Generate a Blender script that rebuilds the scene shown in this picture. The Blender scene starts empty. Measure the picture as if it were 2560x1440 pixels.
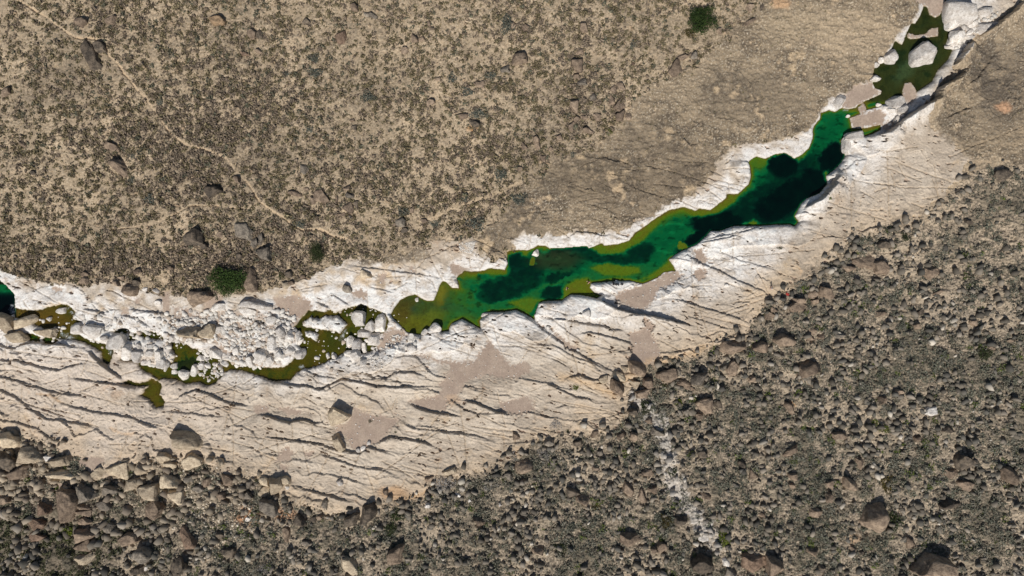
import bpy, bmesh, math, random
import numpy as np
random.seed(7); rng = np.random.default_rng(11)
R = math.radians
scene = bpy.context.scene
C = scene.collection
# ---------------------------------------------------------------- plan of the place
# Survey coordinates: 10 units = 1 m, origin in the north-west, v runs south.  M = metres per unit.
M = 0.1; CU, CV = 1280.0, 720.0
H_CAM = 175.0

POOL = [(976,786),(987,767),(1000,750),(1022,739),(1040,736),(1052,745),(1068,752),(1085,751),(1090,738),(1097,722),(1099,712),(1107,702),(1115,705),(1130,719),(1147,720),(1145,707),(1142,692),(1162,676),(1180,679),(1212,676),(1222,670),(1262,674),(1270,660),(1267,630),(1280,625),(1300,625),(1320,626),(1330,622),(1345,613),(1362,614),(1375,621),(1410,620),(1467,615),(1472,621),(1490,614),(1505,607),(1510,614),(1545,610),(1572,602),(1587,582),(1617,562),(1640,545),(1672,525),(1710,517),(1739,527),(1747,521),(1776,525),(1815,495),(1817,484),(1845,485),(1860,470),(1872,460),(1877,440),(1874,415),(1870,405),(1890,391),(1912,397),(1940,385),(1962,382),(1986,397),(2007,385),(2022,370),(2032,345),(2032,322),(2037,312),(2050,297),(2052,282),(2072,275),(2087,279),(2102,270),(2120,272),(2140,269),(2145,260),(2160,252),(2190,241),(2202,235),(2205,227),(2187,220),(2180,205),(2195,205),(2195,195),(2182,187),(2185,172),(2197,162),(2210,157),(2222,140),(2230,120),(2237,102),(2255,112),(2267,82),(2279,57),(2287,60),(2300,40),(2310,15),(2312,-60),(2367,-60),(2366,0),(2365,45),(2370,72),(2375,85),(2362,117),(2382,125),(2370,150),(2345,175),(2330,205),(2292,230),(2275,252),(2240,262),(2205,262),(2195,268),(2165,275),(2155,285),(2125,295),(2130,320),(2165,320),(2202,310),(2202,325),(2180,336),(2160,342),(2140,334),(2120,337),(2102,352),(2107,372),(2112,390),(2102,407),(2085,425),(2065,440),(2067,460),(2050,482),(2015,497),(2002,510),(1992,530),(1987,540),(1997,555),(1985,567),(1975,562),(1940,562),(1890,565),(1832,565),(1800,577),(1775,577),(1765,590),(1742,610),(1705,627),(1690,635),(1672,649),(1685,667),(1690,677),(1660,680),(1642,695),(1607,710),(1575,702),(1530,703),(1505,706),(1477,708),(1475,720),(1487,732),(1505,738),(1492,746),(1455,738),(1427,736),(1412,745),(1405,752),(1367,752),(1347,757),(1335,790),(1340,803),(1325,792),(1290,775),(1260,780),(1225,780),(1200,800),(1202,823),(1180,810),(1155,797),(1127,810),(1122,827),(1105,830),(1085,810),(1065,825),(1050,837),(1020,832),(1010,825),(1000,812),(982,795)]
GREEN_POOL = [(750,797),(772,777),(790,777),(815,780),(825,772),(835,782),(860,772),(880,767),(905,760),(940,775),(965,785),(972,800),(967,825),(950,838),(940,872),(915,882),(865,882),(840,895),(805,910),(780,920),(758,922),(740,935),(727,950),(690,955),(655,942),(600,925),(600,915),(640,915),(665,920),(707,917),(722,910),(737,895),(760,875),(745,862),(757,845),(752,830),(732,822),(745,808)]
ISLE = [(755,805),(780,794),(800,797),(815,790),(847,790),(867,810),(852,832),(815,825),(780,820),(757,815)]
ISLE2 = [(762,828),(780,828),(796,835),(792,855),(778,845),(764,840)]
STREAMS = [
 [(-60,690),(0,700),(20,718),(38,735),(38,760),(36,785),(15,795),(0,790),(-60,780)],
 [(34,770),(60,774),(100,776),(118,768),(150,760),(172,762),(190,780),(182,795),(205,806),(196,815),(178,812),(180,835),(200,838),(228,852),(268,862),(285,870),(282,890),(272,912),(258,905),(252,880),(235,868),(212,855),(190,850),(160,848),(140,846),(148,825),(140,815),(120,826),(95,815),(70,800),(38,796)],
 [(58,832),(80,834),(104,845),(100,853),(76,853)], [(106,850),(118,842),(140,846),(145,852),(132,862),(112,858)],
 [(277,830),(300,822),(318,822),(335,835),(355,832),(375,829),(392,832),(410,845),(408,850),(380,846),(350,847),(330,850),(322,855),(316,838),(290,832)],
 [(428,855),(462,855),(480,872),(492,870),(520,885),(555,895),(545,915),(560,935),(540,955),(520,965),(500,955),(470,960),(440,950),(410,945),(395,950),(375,935),(350,920),(345,905),(300,900),(300,893),(330,895),(360,905),(390,915),(410,920),(430,905),(440,890),(430,875)],
 [(380,945),(398,955),(405,965),(400,985),(413,1005),(410,1015),(390,1020),(375,1000),(352,988),(362,975),(373,965),(340,965),(310,960),(308,955),(322,951),(345,958),(362,955)],
 [(618,818),(630,812),(634,830),(625,845),(612,850),(606,846),(620,838)], [(640,802),(665,800),(662,810),(644,808)],
 [(555,900),(590,905),(605,918),(598,925),(575,925),(558,935)]]
SANDS = [
 [(1020,1002),(1060,996),(1095,988),(1106,972),(1098,962),(1118,944),(1125,922),(1122,912),(1097,906),(1060,896),(1035,886),(1060,887),(1100,901),(1165,905),(1187,902),(1200,880),(1212,862),(1225,850),(1240,870),(1262,895),(1277,912),(1320,905),(1325,930),(1300,945),(1240,945),(1215,935),(1202,945),(1167,952),(1150,980),(1124,998),(1112,1026),(1080,1026),(1040,1013)],
 [(887,1017),(905,1030),(950,1037),(1000,1047),(975,1075),(962,1097),(935,1107),(917,1117),(887,1127),(872,1115),(867,1092),(842,1075),(840,1065),(862,1062),(877,1045)],
 [(1600,825),(1580,830),(1570,835),(1580,860),(1577,887),(1572,910),(1625,912),(1652,890),(1645,862),(1640,850),(1627,832),(1635,815),(1617,798),(1610,795),(1612,817)],
 [(1607,711),(1645,696),(1662,681),(1690,679),(1705,688),(1680,712),(1645,722),(1637,750),(1617,767),(1600,775),(1565,765),(1537,745),(1545,732),(1580,720)],
 [(1280,917),(1305,906),(1327,917),(1307,942),(1287,933)], [(1250,1005),(1280,1000),(1322,990),(1340,1025),(1295,1037),(1255,1030)],
 [(960,830),(982,820),(1010,827),(1017,838),(1000,855),(977,862),(940,876),(938,870),(955,842)],
 [(636,1015),(670,1014),(673,1030),(636,1034)], [(690,1020),(720,1018),(757,1026),(750,1036),(725,1040),(705,1028)],
 [(695,1140),(712,1118),(722,1112),(727,1125),(738,1130),(722,1155),(690,1152)], [(760,1130),(785,1128),(775,1147),(766,1145)], [(700,1160),(722,1165),(714,1190),(706,1180)],
 [(682,745),(740,738),(778,750),(782,770),(765,788),(745,800),(725,800),(700,782),(690,762)],
 [(402,732),(425,730),(426,765),(425,790),(408,778),(405,750)], [(452,772),(478,768),(480,790),(462,798),(452,790)], [(435,768),(447,768),(446,786),(436,785)],
 [(340,748),(352,744),(350,758),(318,762),(330,757)], [(132,714),(158,722),(155,728),(136,728)], [(308,773),(322,772),(320,786),(308,786)],[(492,783),(502,783),(503,793),(494,795)],
 [(520,740),(545,738),(560,745),(545,765),(520,775),(512,760)],
 [(190,1150),(215,1144),(240,1140),(265,1148),(235,1178),(205,1185),(200,1165)], [(125,1205),(160,1210),(190,1200),(180,1225),(140,1228)],
 [(2290,5),(2318,-20),(2360,-20),(2362,12),(2350,38),(2338,45),(2324,36),(2317,18)],
 [(2266,90),(2275,98),(2315,94),(2345,90),(2346,68),(2330,70),(2315,82),(2290,89),(2272,82)],
 [(2255,225),(2262,208),(2278,206),(2288,222),(2292,240),(2280,258),(2268,262),(2256,245)],
 [(2125,296),(2150,285),(2144,268),(2160,258),(2166,272),(2158,286),(2195,270),(2214,290),(2205,311),(2165,319),(2132,321)],
 [(2104,270),(2112,240),(2135,215),(2178,206),(2186,222),(2202,230),(2160,255),(2128,271)],
 [(2204,312),(2230,300),(2238,315),(2215,328),(2202,325)],
 [(1733,625),(1755,621),(1768,650),(1756,661),(1738,645)], [(1734,678),(1748,670),(1765,675),(1762,695),(1748,705),(1736,692)],
 [(1345,807),(1362,815),(1356,822),(1347,817)], [(1380,822),(1400,838),(1425,860),(1445,870),(1440,880),(1415,868),(1390,845)],
 [(1125,660),(1135,655),(1165,672),(1150,690),(1128,686)], [(946,690),(962,680),(966,695),(958,708),(947,702)], [(877,730),(905,722),(920,735),(915,748),(895,745),(885,740)],
 [(1020,668),(1034,668),(1038,680),(1024,682)], [(540,865),(560,870),(600,850),(632,855),(640,880),(620,905),(600,880),(570,885),(548,880)],
 [(500,800),(530,780),(545,785),(530,800),(512,810)], [(590,800),(612,808),(600,822),(585,815)],
 [(1285,1290),(1285,1290),(1286,1291)]]
PATHS = [([(30,-40),(40,0),(70,15),(95,32),(120,45),(140,62),(165,80),(190,95),(210,98),(235,97),(258,104),(268,125),(275,142),(300,165),(312,185),(330,205),(345,228),(365,245),(380,270),(400,295),(420,325),(440,345),(470,365),(505,372),(540,383),(565,395),(580,415),(600,440),(622,460),(638,485),(650,505),(680,528),(710,545),(735,565),(760,576),(800,574),(835,592),(865,597)], 2.7),
 ([(650,505),(625,522),(600,522),(560,518),(540,515),(480,515),(450,530),(400,555),(330,570),(280,575)], 1.2)]
TRAILS = [[(1300,455),(1250,480),(1200,500),(1130,520),(1090,545),(1050,552)]]
BEDROCK = [(-200,660),(0,670),(60,692),(120,707),(210,714),(260,707),(300,702),(335,722),(380,732),(450,742),(540,745),(610,737),(680,722),(750,705),(800,680),(860,655),(900,645),(950,650),(1010,640),(1050,620),(1100,608),(1130,598),(1190,600),(1200,640),(1240,655),(1275,640),(1290,600),(1310,582),(1350,587),(1480,582),(1560,582),(1595,560),(1640,532),(1680,507),(1725,495),(1780,440),(1790,410),(1830,367),(1880,362),(1940,352),(2010,332),(2035,310),(2050,290),(2060,270),(2075,245),(2110,235),(2180,200),(2230,105),(2290,45),(2300,0),(2305,-80),(2640,-80),(2560,0),(2500,45),(2430,95),(2400,140),(2350,205),(2310,270),(2310,320),(2370,340),(2420,400),(2380,460),(2300,540),(2200,580),(2130,602),(2090,642),(2010,702),(1940,747),(1900,792),(1870,832),(1810,862),(1760,882),(1700,902),(1640,908),(1585,945),(1575,1000),(1560,1042),(1540,1082),(1400,1092),(1340,1108),(1260,1160),(1160,1195),(1100,1212),(1060,1242),(960,1262),(900,1290),(830,1292),(780,1272),(700,1242),(640,1200),(560,1182),(500,1155),(420,1162),(380,1152),(320,1172),(260,1205),(180,1142),(100,1112),(40,1092),(-200,1082)]
GREYROCK_N = [(1290,610),(1240,640),(1195,640),(1190,600),(1200,575),(1240,560),(1285,490),(1390,410),(1480,375),(1545,310),(1620,225),(1740,165),(1830,85),(1960,-80),(2320,-80),(2300,40),(2240,110),(2190,215),(2070,270),(2040,325),(1890,375),(1840,380),(1780,460),(1720,505),(1620,560),(1480,595),(1350,595)]
GREYHUMP = [(900,665),(905,640),(960,628),(1020,600),(1050,590),(1068,620),(1075,645),(1050,650),(1000,655),(950,660)]
GREYROCK_E = [(2430,105),(2560,40),(2700,0),(2700,470),(2560,430),(2480,390),(2420,395),(2330,325),(2320,290),(2390,190)]
SCREE = [(2700,440),(2500,430),(2440,440),(2385,485),(2300,560),(2180,582),(2130,612),(2090,647),(2010,707),(1940,752),(1900,792),(1870,837),(1810,864),(1760,892),(1700,907),(1640,917),(1590,955),(1580,1000),(1562,1047),(1542,1087),(1400,1096),(1340,1112),(1260,1166),(1160,1202),(1100,1218),(1060,1247),(960,1268),(900,1294),(830,1298),(780,1278),(700,1247),(640,1205),(560,1187),(500,1158),(420,1166),(380,1156),(320,1177),(260,1210),(180,1148),(100,1118),(40,1098),(-200,1088),(-200,1700),(2800,1700),(2800,440)]
GULLY = [(1585,985),(1625,1030),(1650,1060),(1660,1110),(1672,1170),(1690,1230),(1730,1280),(1775,1330),(1790,1360)]
RIVER = [(-300,770),(0,800),(400,880),(700,860),(1000,790),(1300,710),(1600,640),(1900,520),(2080,380),(2200,250),(2340,60),(2450,-150)]
# rock ledges: (points, drop in metres, length of the back slope in units)
LEDGES = [
 ([(1680,650),(1715,637),(1745,655),(1790,675),(1840,700),(1900,725),(1935,745)],.6,26), ([(1770,625),(1810,635),(1850,650),(1900,665),(1950,680)],.4,20),
 ([(1655,745),(1700,750),(1760,770),(1830,790),(1890,815)],.6,22), ([(1690,782),(1750,800),(1800,815),(1840,827)],.45,20),
 ([(1440,725),(1465,738),(1500,750),(1540,771),(1580,782),(1640,791),(1700,806),(1740,816)],1.7,34), ([(1350,797),(1400,797),(1440,805),(1500,815),(1570,830)],.7,24),
 ([(1430,836),(1470,830),(1520,840),(1570,855),(1620,885)],.7,22), ([(1340,802),(1370,830),(1420,865),(1480,905),(1530,935)],.5,20),
 ([(1290,776),(1330,802),(1380,842),(1450,882),(1500,927),(1527,970)],.4,18), ([(1280,690),(1281,691)],.0,5),
 ([(640,932),(685,950),(722,960),(770,963),(802,972),(830,960),(855,946),(910,955),(940,964),(990,967),(1040,965),(1090,965)],.9,24),
 ([(757,920),(800,940),(855,945)],.5,14), ([(867,947),(890,935),(910,930),(937,945),(965,947),(990,930),(1030,930),(1065,940),(1075,955)],.7,20),
 ([(640,1032),(677,1040),(727,1055),(740,1050),(770,1050),(790,1058),(815,1047)],1.1,26), ([(1017,1005),(1050,1020),(1085,1030),(1130,1036),(1160,1040)],.9,24),
 ([(1150,997),(1190,1006),(1240,1027),(1280,1036)],1.0,24), ([(1000,1055),(1040,1070),(1115,1077),(1190,1087),(1240,1105)],.6,22),
 ([(930,1112),(960,1097),(977,1090),(1015,1095),(1065,1105),(1097,1120)],.9,26), ([(640,1087),(740,1100),(795,1107),(840,1122),(900,1132),(920,1115),(985,1135),(1005,1150)],.8,22),
 ([(640,1127),(740,1147),(810,1157)],.4,16), ([(785,1130),(840,1145),(885,1162),(965,1176),(1000,1190)],.6,20), ([(727,1210),(765,1220),(815,1235),(902,1255)],.7,20),
 ([(-40,858),(0,861),(42,872),(60,862),(90,855),(160,860),(215,872)],1.0,22), ([(-40,895),(0,900),(50,900),(100,915),(150,925),(190,912),(240,905)],.8,20),
 ([(175,944),(237,952),(305,960),(350,972)],.8,18), ([(-40,930),(0,937),(50,952),(100,967),(150,982),(212,990),(230,1000)],.7,18),
 ([(-40,960),(0,970),(50,995),(87,1025),(120,1045),(162,1050),(225,1062),(262,1077)],.7,18), ([(140,997),(182,1015),(250,1030),(325,1040),(375,1060),(400,1068),(420,1084)],.7,20),
 ([(-40,1040),(0,1047),(50,1055),(100,1070),(130,1095),(175,1110)],.6,18), ([(410,1025),(462,1030),(550,1040),(575,1040)],.5,18), ([(425,1005),(475,980),(495,973),(520,980),(575,1005),(640,1017)],.8,20),
 ([(215,872),(232,880),(260,910),(295,932),(318,952)],1.1,18), ([(862,660),(922,670),(972,675),(1027,682),(1102,695)],.5,18), ([(825,730),(865,757),(880,767)],.5,16), ([(785,752),(830,772)],.5,14),
 ([(917,715),(990,732)],.4,16), ([(210,772),(250,777),(275,790)],.6,18), ([(302,785),(345,797),(385,820)],.6,18), ([(320,770),(370,778),(425,785)],.5,16),
 ([(1105,605),(1125,620),(1132,647),(1128,668),(1125,685)],.5,14), ([(1410,600),(1440,580),(1480,582),(1507,590),(1511,606)],.6,14),
 ([(1405,953),(1420,942),(1450,938),(1480,948),(1500,950),(1525,972)],.9,26), ([(1350,965),(1370,960),(1400,972),(1440,992),(1490,1000)],.7,22), ([(1385,1020),(1420,1008)],.4,14),
 ([(1635,892),(1665,895),(1690,905),(1720,920)],.8,20), ([(1755,860),(1765,853),(1790,855),(1820,845),(1850,825)],.6,18), ([(1700,880),(1716,860)],.3,10),
 ([(2142,590),(2170,570),(2200,568),(2240,580)],.7,20), ([(2100,600),(2105,590),(2130,600)],.3,14), ([(2065,650),(2070,626),(2098,628)],.4,14),
 ([(1995,570),(2040,580),(2110,597)],.3,16), ([(1995,525),(2050,530),(2110,535),(2150,545)],.25,14), ([(1680,645),(1700,648),(1730,655)],.35,10),
 ([(1740,610),(1790,600),(1830,590),(1860,597)],.5,14), ([(1765,600),(1800,590),(1840,582),(1880,575)],.6,12),
 ([(1480,395),(1520,398),(1560,412)],.4,20), ([(1610,415),(1640,422)],.4,16), ([(1705,345),(1725,365),(1733,395)],.5,14), ([(1560,455),(1580,470),(1640,490),(1680,500)],.35,18),
 ([(1460,475),(1475,470),(1485,480)],.4,14), ([(1520,540),(1580,560)],.3,14), ([(1470,510),(1500,520),(1570,545)],.3,14),
 ([(1780,300),(1790,297),(1840,300)],.3,12),
 ([(2557,0),(2520,35),(2470,75),(2440,92)],3.0,30), ([(2425,100),(2405,125),(2385,150),(2372,175)],3.6,20), ([(2412,165),(2395,188),(2372,205),(2345,218),(2332,232),(2328,252),(2300,268),(2265,290),(2230,315),(2210,335),(2165,345)],4.0,30),
 ([(2480,140),(2440,195),(2400,225)],.5,18), ([(2350,300),(2400,278),(2430,270)],.5,16), ([(2140,336),(2115,352),(2112,375),(2120,395)],.9,10),
 ([(2090,425),(2083,445),(2075,462),(2060,480),(2040,500),(2020,512),(2000,528)],3.0,20), ([(1998,530),(2020,537),(2050,538)],.9,10), ([(2080,440),(2110,425),(2130,405),(2170,398)],.4,12)]
JOINTS = [[(595,940),(585,1007),(572,1040),(557,1095)],[(1045,572),(1065,617),(1085,660),(1107,700)],[(520,980),(512,1030)],[(1205,822),(1225,855),(1250,880),(1270,900)],[(1105,850),(1050,875),(1030,885)],[(1275,860),(1345,880),(1365,855),(1375,820)],[(1320,875),(1290,920)],[(802,972),(860,945)],[(760,960),(735,1010)],[(890,1000),(885,1018)],[(440,1020),(425,1060)],[(640,1100),(690,1130)],[(735,1050),(733,1095)],[(783,1055),(785,1085)],[(1200,700),(1205,700)],[(2105,425),(2108,470)],[(2222,460),(2218,510)],[(2140,620),(2138,650)],[(1095,830),(1050,837)],[(1212,815),(1160,825),(1100,850)],[(985,900),(950,925),(920,940)],[(1010,880),(1005,910)],[(640,870),(645,872)],[(1330,300),(1332,305)],[(1640,545),(1600,530),(1590,480),(1575,440)]]
# boulders seen in the survey: (u, v, width, depth, turn in degrees, tone) - w white, b beige limestone, g grey, d brown, k dark, t tan, r reddish
WB = '''895 797 38 38 0|950 808 32 46 0|925 815 28 30 10|911 835 38 26 0|934 850 34 40 0|875 855 24 30 20|892 862 28 34 30|909 870 15 26 -10|872 885 22 18 0|890 890 26 30 0|910 905 18 26 0|820 890 11 16 0|835 891 16 15 0|750 885 28 28 0|701 830 28 30 0|726 840 22 30 0|710 815 32 14 20|745 840 11 28 15|750 854 10 22 40|680 802 30 22 0|665 828 20 14 0|682 858 26 40 0|727 875 24 24 0|710 879 14 16 0|692 875 18 24 -30|702 890 24 30 0|655 888 32 40 0|677 902 22 28 0|650 860 20 16 0|1042 749 9 11 0|1029 845 18 24 0|1030 868 26 18 0|1090 820 22 26 -45|1062 831 14 18 30|1215 787 26 16 -25
195 821 38 28 0|237 827 48 38 0|266 845 24 14 0|292 855 46 42 0|320 880 28 40 0|345 890 30 34 0|363 905 26 20 0|377 882 26 22 0|400 890 24 28 0|381 867 20 16 0|349 864 16 16 0|408 907 30 26 0|435 915 18 16 0|436 929 15 12 0|460 937 28 28 0|485 925 18 32 5|549 824 22 20 0|541 885 34 26 30|500 895 20 16 0|517 899 9 11 0|590 877 20 26 10|625 905 22 28 -15|561 910 18 18 0|504 915 17 18 0|519 915 14 14 0|535 910 10 9 0|435 846 18 18 0|417 837 20 16 30|122 798 14 12 0|152 777 24 16 0|550 767 32 20 0|395 757 18 15 0|362 725 16 16 0|390 727 16 14 0|477 777 10 10 0|570 805 18 12 0|530 800 24 14 -20|612 800 22 14 30|640 760 80 26 8|622 778 40 20 20
2317 134 70 68 0|2228 140 34 36 0|2202 152 16 14 0|2190 162 13 15 0|2187 196 26 14 0|2240 257 44 36 0|2252 277 26 22 0|2225 277 24 14 20|2240 299 15 18 0|2251 291 10 7 0|2225 311 9 8 0|2197 261 13 10 0|2210 270 10 8 0|2402 27 72 66 0|2380 62 30 26 0|2410 72 22 20 0|2390 92 36 30 0|2417 86 22 14 -30|2420 97 24 12 0|2382 110 18 13 0|2405 117 20 14 -20|2372 118 24 9 0|2462 32 36 28 0|2470 70 72 30 -4|2430 62 30 22 -40|2095 255 24 46 35|2120 290 12 8 0|2132 343 50 24 -8|2115 364 22 40 0|1340 632 16 20 20|1465 786 20 24 0|1814 714 12 9 0|1445 875 9 8 0|1370 818 10 9 0
1070 1262 14 14 0|1250 1261 11 9 0|1175 1252 9 10 0|620 1297 14 12 0|367 1420 14 14 0|2327 1027 28 24 0|1815 1405 18 20 0|1760 1345 28 22 0|122 1145 24 16 0|1000 1112 0 0 0|1012 1108 0 0 0|895 1125 12 12 0|908 1122 12 16 0|922 1107 10 12 0|1145 1237 14 10 20|850 1205 18 16 0|720 1218 10 12 0'''
BB = '''472 832 66 34 5|519 832 46 36 -20|60 807 66 32 -10|10 810 52 54 0|45 842 52 34 0|112 832 58 22 0|847 1042 54 46 0|847 1107 26 50 -20|468 1107 88 56 0|482 1152 56 44 0|70 1137 56 42 -15|15 1105 54 46 0|295 1178 66 44 -10|155 1187 66 28 0|147 1157 60 36 0|372 1232 58 48 0|425 1205 50 40 0|352 1177 36 30 20|410 1145 36 28 0|425 1162 34 22 0|381 1162 14 26 0|332 1212 42 34 0|690 1215 36 52 0|660 1202 34 32 0|715 1202 26 24 0|660 1230 34 24 -20|717 712 24 20 0|915 685 30 24 0|1125 1180 40 22 -10|217 1395 54 28 -20|872 1415 38 56 -12|1587 960 24 20 20|1547 940 36 20 15|1560 922 22 16 30|1507 950 24 24 0|440 1242 42 38 0|245 1185 34 32 0'''
DB = '''225 140 40 82 -20 k|247 118 36 30 0 k|280 52 30 22 0 d|205 55 30 26 0 d|543 51 42 30 0 t|96 179 14 10 0 k|15 230 24 24 0 d|612 134 28 12 0 r|630 85 20 30 0 d|116 171 8 14 0 k|767 55 22 20 45 k|885 20 22 22 0 d|932 37 22 20 0 g|917 37 16 14 0 g|852 97 28 38 0 r|1012 127 20 18 30 d|1037 97 18 20 0 d|1055 97 16 14 0 d|1095 200 18 10 0 d|730 256 10 14 20 k|647 127 18 18 0 d|645 85 22 20 0 k|1262 172 26 24 0 g|1157 292 28 12 -10 d|1185 310 26 24 0 k|1072 60 10 14 0 d|1200 212 30 18 0 d|1077 255 24 18 0 d|880 300 14 10 0 d|885 320 16 12 0 k
1301 142 40 44 10 d|1282 65 16 22 0 d|1315 70 18 16 0 d|1460 68 22 26 0 d|1450 130 22 16 0 d|1442 162 32 34 0 d|1455 205 26 22 0 g|1440 193 16 18 0 d|1482 243 18 18 0 g|1435 265 24 34 0 d|1442 297 18 16 0 d|1462 295 20 14 0 d|1492 294 20 18 0 d|1470 325 26 22 0 d|1430 317 18 24 0 d|1550 265 36 26 -20 d|1552 291 28 26 0 d|1570 291 16 20 0 d|1550 215 22 30 -20 d|1532 225 16 22 0 d|1530 250 16 28 0 d|1690 172 46 36 -35 d|1707 143 30 16 -20 d|1735 137 18 20 0 g|1582 162 9 11 0 r|1872 20 20 22 20 d|1902 20 12 20 10 k|1875 56 32 12 -25 d|1797 78 14 16 0 d|1782 55 12 24 20 d|1400 345 14 14 0 d|1340 350 18 20 0 d
298 415 48 46 20 d|280 367 40 22 10 d|532 475 42 32 -30 k|590 447 24 24 0 d|85 432 16 14 0 k|105 500 18 14 0 k|57 361 16 18 0 d|480 592 50 44 0 k|605 578 54 42 15 g|510 615 22 20 0 k|635 607 24 24 0 g|550 587 18 16 0 d|597 642 16 22 0 k|762 422 22 26 0 g|737 482 34 20 0 d|765 472 20 10 0 d|805 493 42 34 30 d|785 500 18 22 0 d|867 470 20 18 0 d|875 490 24 14 20 g|870 520 28 30 0 d|890 512 14 20 0 k|855 537 22 10 0 d|842 500 10 20 0 d|877 542 12 12 0 g|1000 555 26 24 10 g|987 562 8 12 20 d|1012 575 20 16 0 k|1032 525 14 18 0 d|1227 487 8 10 0 d|1229 507 11 13 0 d|650 597 22 30 0 g|660 635 40 36 0 g|1060 552 20 14 0 d
1342 360 20 26 0 d|1312 367 18 18 0 d|1357 396 16 18 0 d|1377 372 14 12 0 d|1300 422 14 14 0 d|1397 345 14 16 0 d|325 722 38 36 0 d|210 700 30 24 0 d|215 685 22 16 0 d|175 675 20 14 0 d|292 707 24 18 0 d|342 707 22 22 0 k|305 695 20 12 0 d|345 677 24 20 0 d|497 740 62 38 -25 d|425 670 20 18 0 d|630 700 34 58 5 d|722 687 22 20 0 k|755 692 18 12 0 d|730 707 16 12 0 d|868 722 24 20 0 g
1597 925 54 44 0 d|1667 940 54 38 0 d|1747 947 38 44 20 g|1545 972 46 44 10 d|1622 957 30 30 0 d|1610 985 42 26 0 d|1835 870 68 34 0 d|1900 867 44 30 0 d|1830 922 40 40 0 d|1765 1017 42 38 -20 d|1795 1010 20 22 0 k|1582 1030 28 20 0 k|1620 1052 20 18 0 d|1552 1087 28 20 -15 d|1585 1092 26 26 40 d|1645 1082 36 22 25 g|1602 1075 30 16 0 g|1712 1030 20 18 0 g|1700 1032 14 16 0 g|1710 957 36 14 0 d|1722 970 30 16 20 d|1697 927 14 22 -15 g|1747 1042 18 16 0 d|1485 1082 20 16 0 d|1290 1090 20 22 0 d|1880 947 18 16 0 d|1445 1110 26 26 0 k|1372 1107 24 22 0 g|1500 1132 18 16 0 g
2165 655 66 46 10 d|2202 670 44 36 0 d|2120 672 36 22 -10 d|2332 682 40 32 0 d|2067 732 38 32 0 d|2032 737 26 20 0 d|2000 755 36 30 0 d|2210 612 34 22 15 k|2420 555 20 16 0 k|2505 437 40 36 0 k|2345 732 30 12 -25 d|1992 768 52 26 0 d|2030 830 24 18 0 d|2027 845 22 18 0 d|2052 840 20 20 0 d|1962 852 50 34 5 d|2022 920 62 46 -10 d|1977 1020 36 30 35 d|2207 1000 22 24 0 d|2302 780 20 16 0 k|2290 815 22 18 0 d|2205 785 30 16 0 d|2432 807 20 16 0 d|2477 870 26 12 20 d|2367 1072 28 16 0 k|2100 840 30 14 0 g|2247 980 26 14 0 d|1925 790 24 20 0 d|1935 775 22 14 0 d|2037 755 20 18 0 d|2525 852 18 10 0 d
2095 1090 40 20 0 d|1977 1127 46 22 -20 d|2152 1157 20 34 -10 d|2130 1215 48 34 15 d|2070 1210 26 22 0 d|2070 1242 18 28 0 d|2415 1157 44 38 0 k|2382 1185 34 26 0 d|2525 1190 44 40 10 d|2415 1215 38 24 0 d|2377 1260 52 30 -20 k|2190 1292 60 66 20 d|2040 1285 30 28 0 d|2030 1377 32 28 30 d|1937 1412 46 46 0 d|2332 1417 104 62 20 d|2275 1355 22 30 -15 d|2132 1372 20 14 0 d|2152 1380 16 12 0 k|2055 1425 20 24 0 k|2295 1095 22 18 0 d|1982 1192 24 18 0 d|1980 1215 22 14 20 d
1310 1165 44 38 -20 d|1572 1227 26 56 -40 d|1607 1240 22 38 -30 d|1630 1225 26 20 0 d|1457 1250 38 34 30 d|1430 1230 36 24 0 k|1580 1350 54 34 0 d|1655 1367 28 30 0 d|1635 1375 18 18 0 d|1755 1412 52 50 0 k|1890 1407 64 46 0 r|1702 1305 38 24 0 k|1755 1137 30 24 0 k|1615 1182 38 20 0 d|1490 1170 22 14 20 d|1855 1160 20 18 0 k|1885 1187 26 24 0 d|1345 1377 30 24 20 d|1765 1240 28 20 0 d|1902 1285 26 18 0 d|1827 1432 34 20 10 g
922 1285 44 58 0 k|882 1300 40 34 0 k|672 1270 60 48 30 g|752 1302 34 26 20 k|815 1257 16 20 20 g|965 1230 14 16 0 d|992 1390 46 52 0 d|1075 1197 26 14 0 d|715 1337 18 36 0 d|765 1357 22 20 0 g|1200 1305 28 34 -30 d|1272 1192 18 24 -30 g|785 1297 20 22 0 k|800 1292 14 16 0 d
17 1157 40 52 0 k|52 1182 60 34 -10 d|217 1235 50 44 -10 g|275 1227 44 36 15 g|162 1265 58 76 15 d|215 1268 46 18 0 d|212 1280 46 20 0 d|260 1265 36 32 20 g|385 1275 54 44 -20 d|210 1337 54 32 -10 d|207 1367 50 30 -20 d|87 1310 48 28 15 r|207 1305 40 34 -40 d|272 1322 36 30 0 g|320 1350 56 34 -20 d|465 1352 50 60 20 r|357 1387 46 46 0 g|445 1417 46 44 0 k|342 1427 44 26 0 k|115 1272 36 30 0 r|10 1250 28 28 0 d|567 1200 34 24 20 d|517 1205 26 30 0 d|497 1222 28 24 0 g|555 1240 24 26 0 d|622 1240 24 22 20 g|622 1210 24 28 0 g|472 1197 30 20 0 g|315 1267 18 18 10 g|95 1342 44 26 0 r|550 1340 22 24 0 k|572 1382 40 26 0 k|1272 1150 0 0 0 g'''
def parse(s, tone=None):
    out = []
    for line in s.split('\n'):
        for e in line.split('|'):
            f = e.split()
            if float(f[2]) <= 0: continue
            out.append((float(f[0]), float(f[1]), float(f[2]), float(f[3]), float(f[4]), f[5] if len(f) > 5 else tone))
    return out
BOULDERS = parse(WB, 'w') + parse(BB, 'b') + parse(DB)
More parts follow.
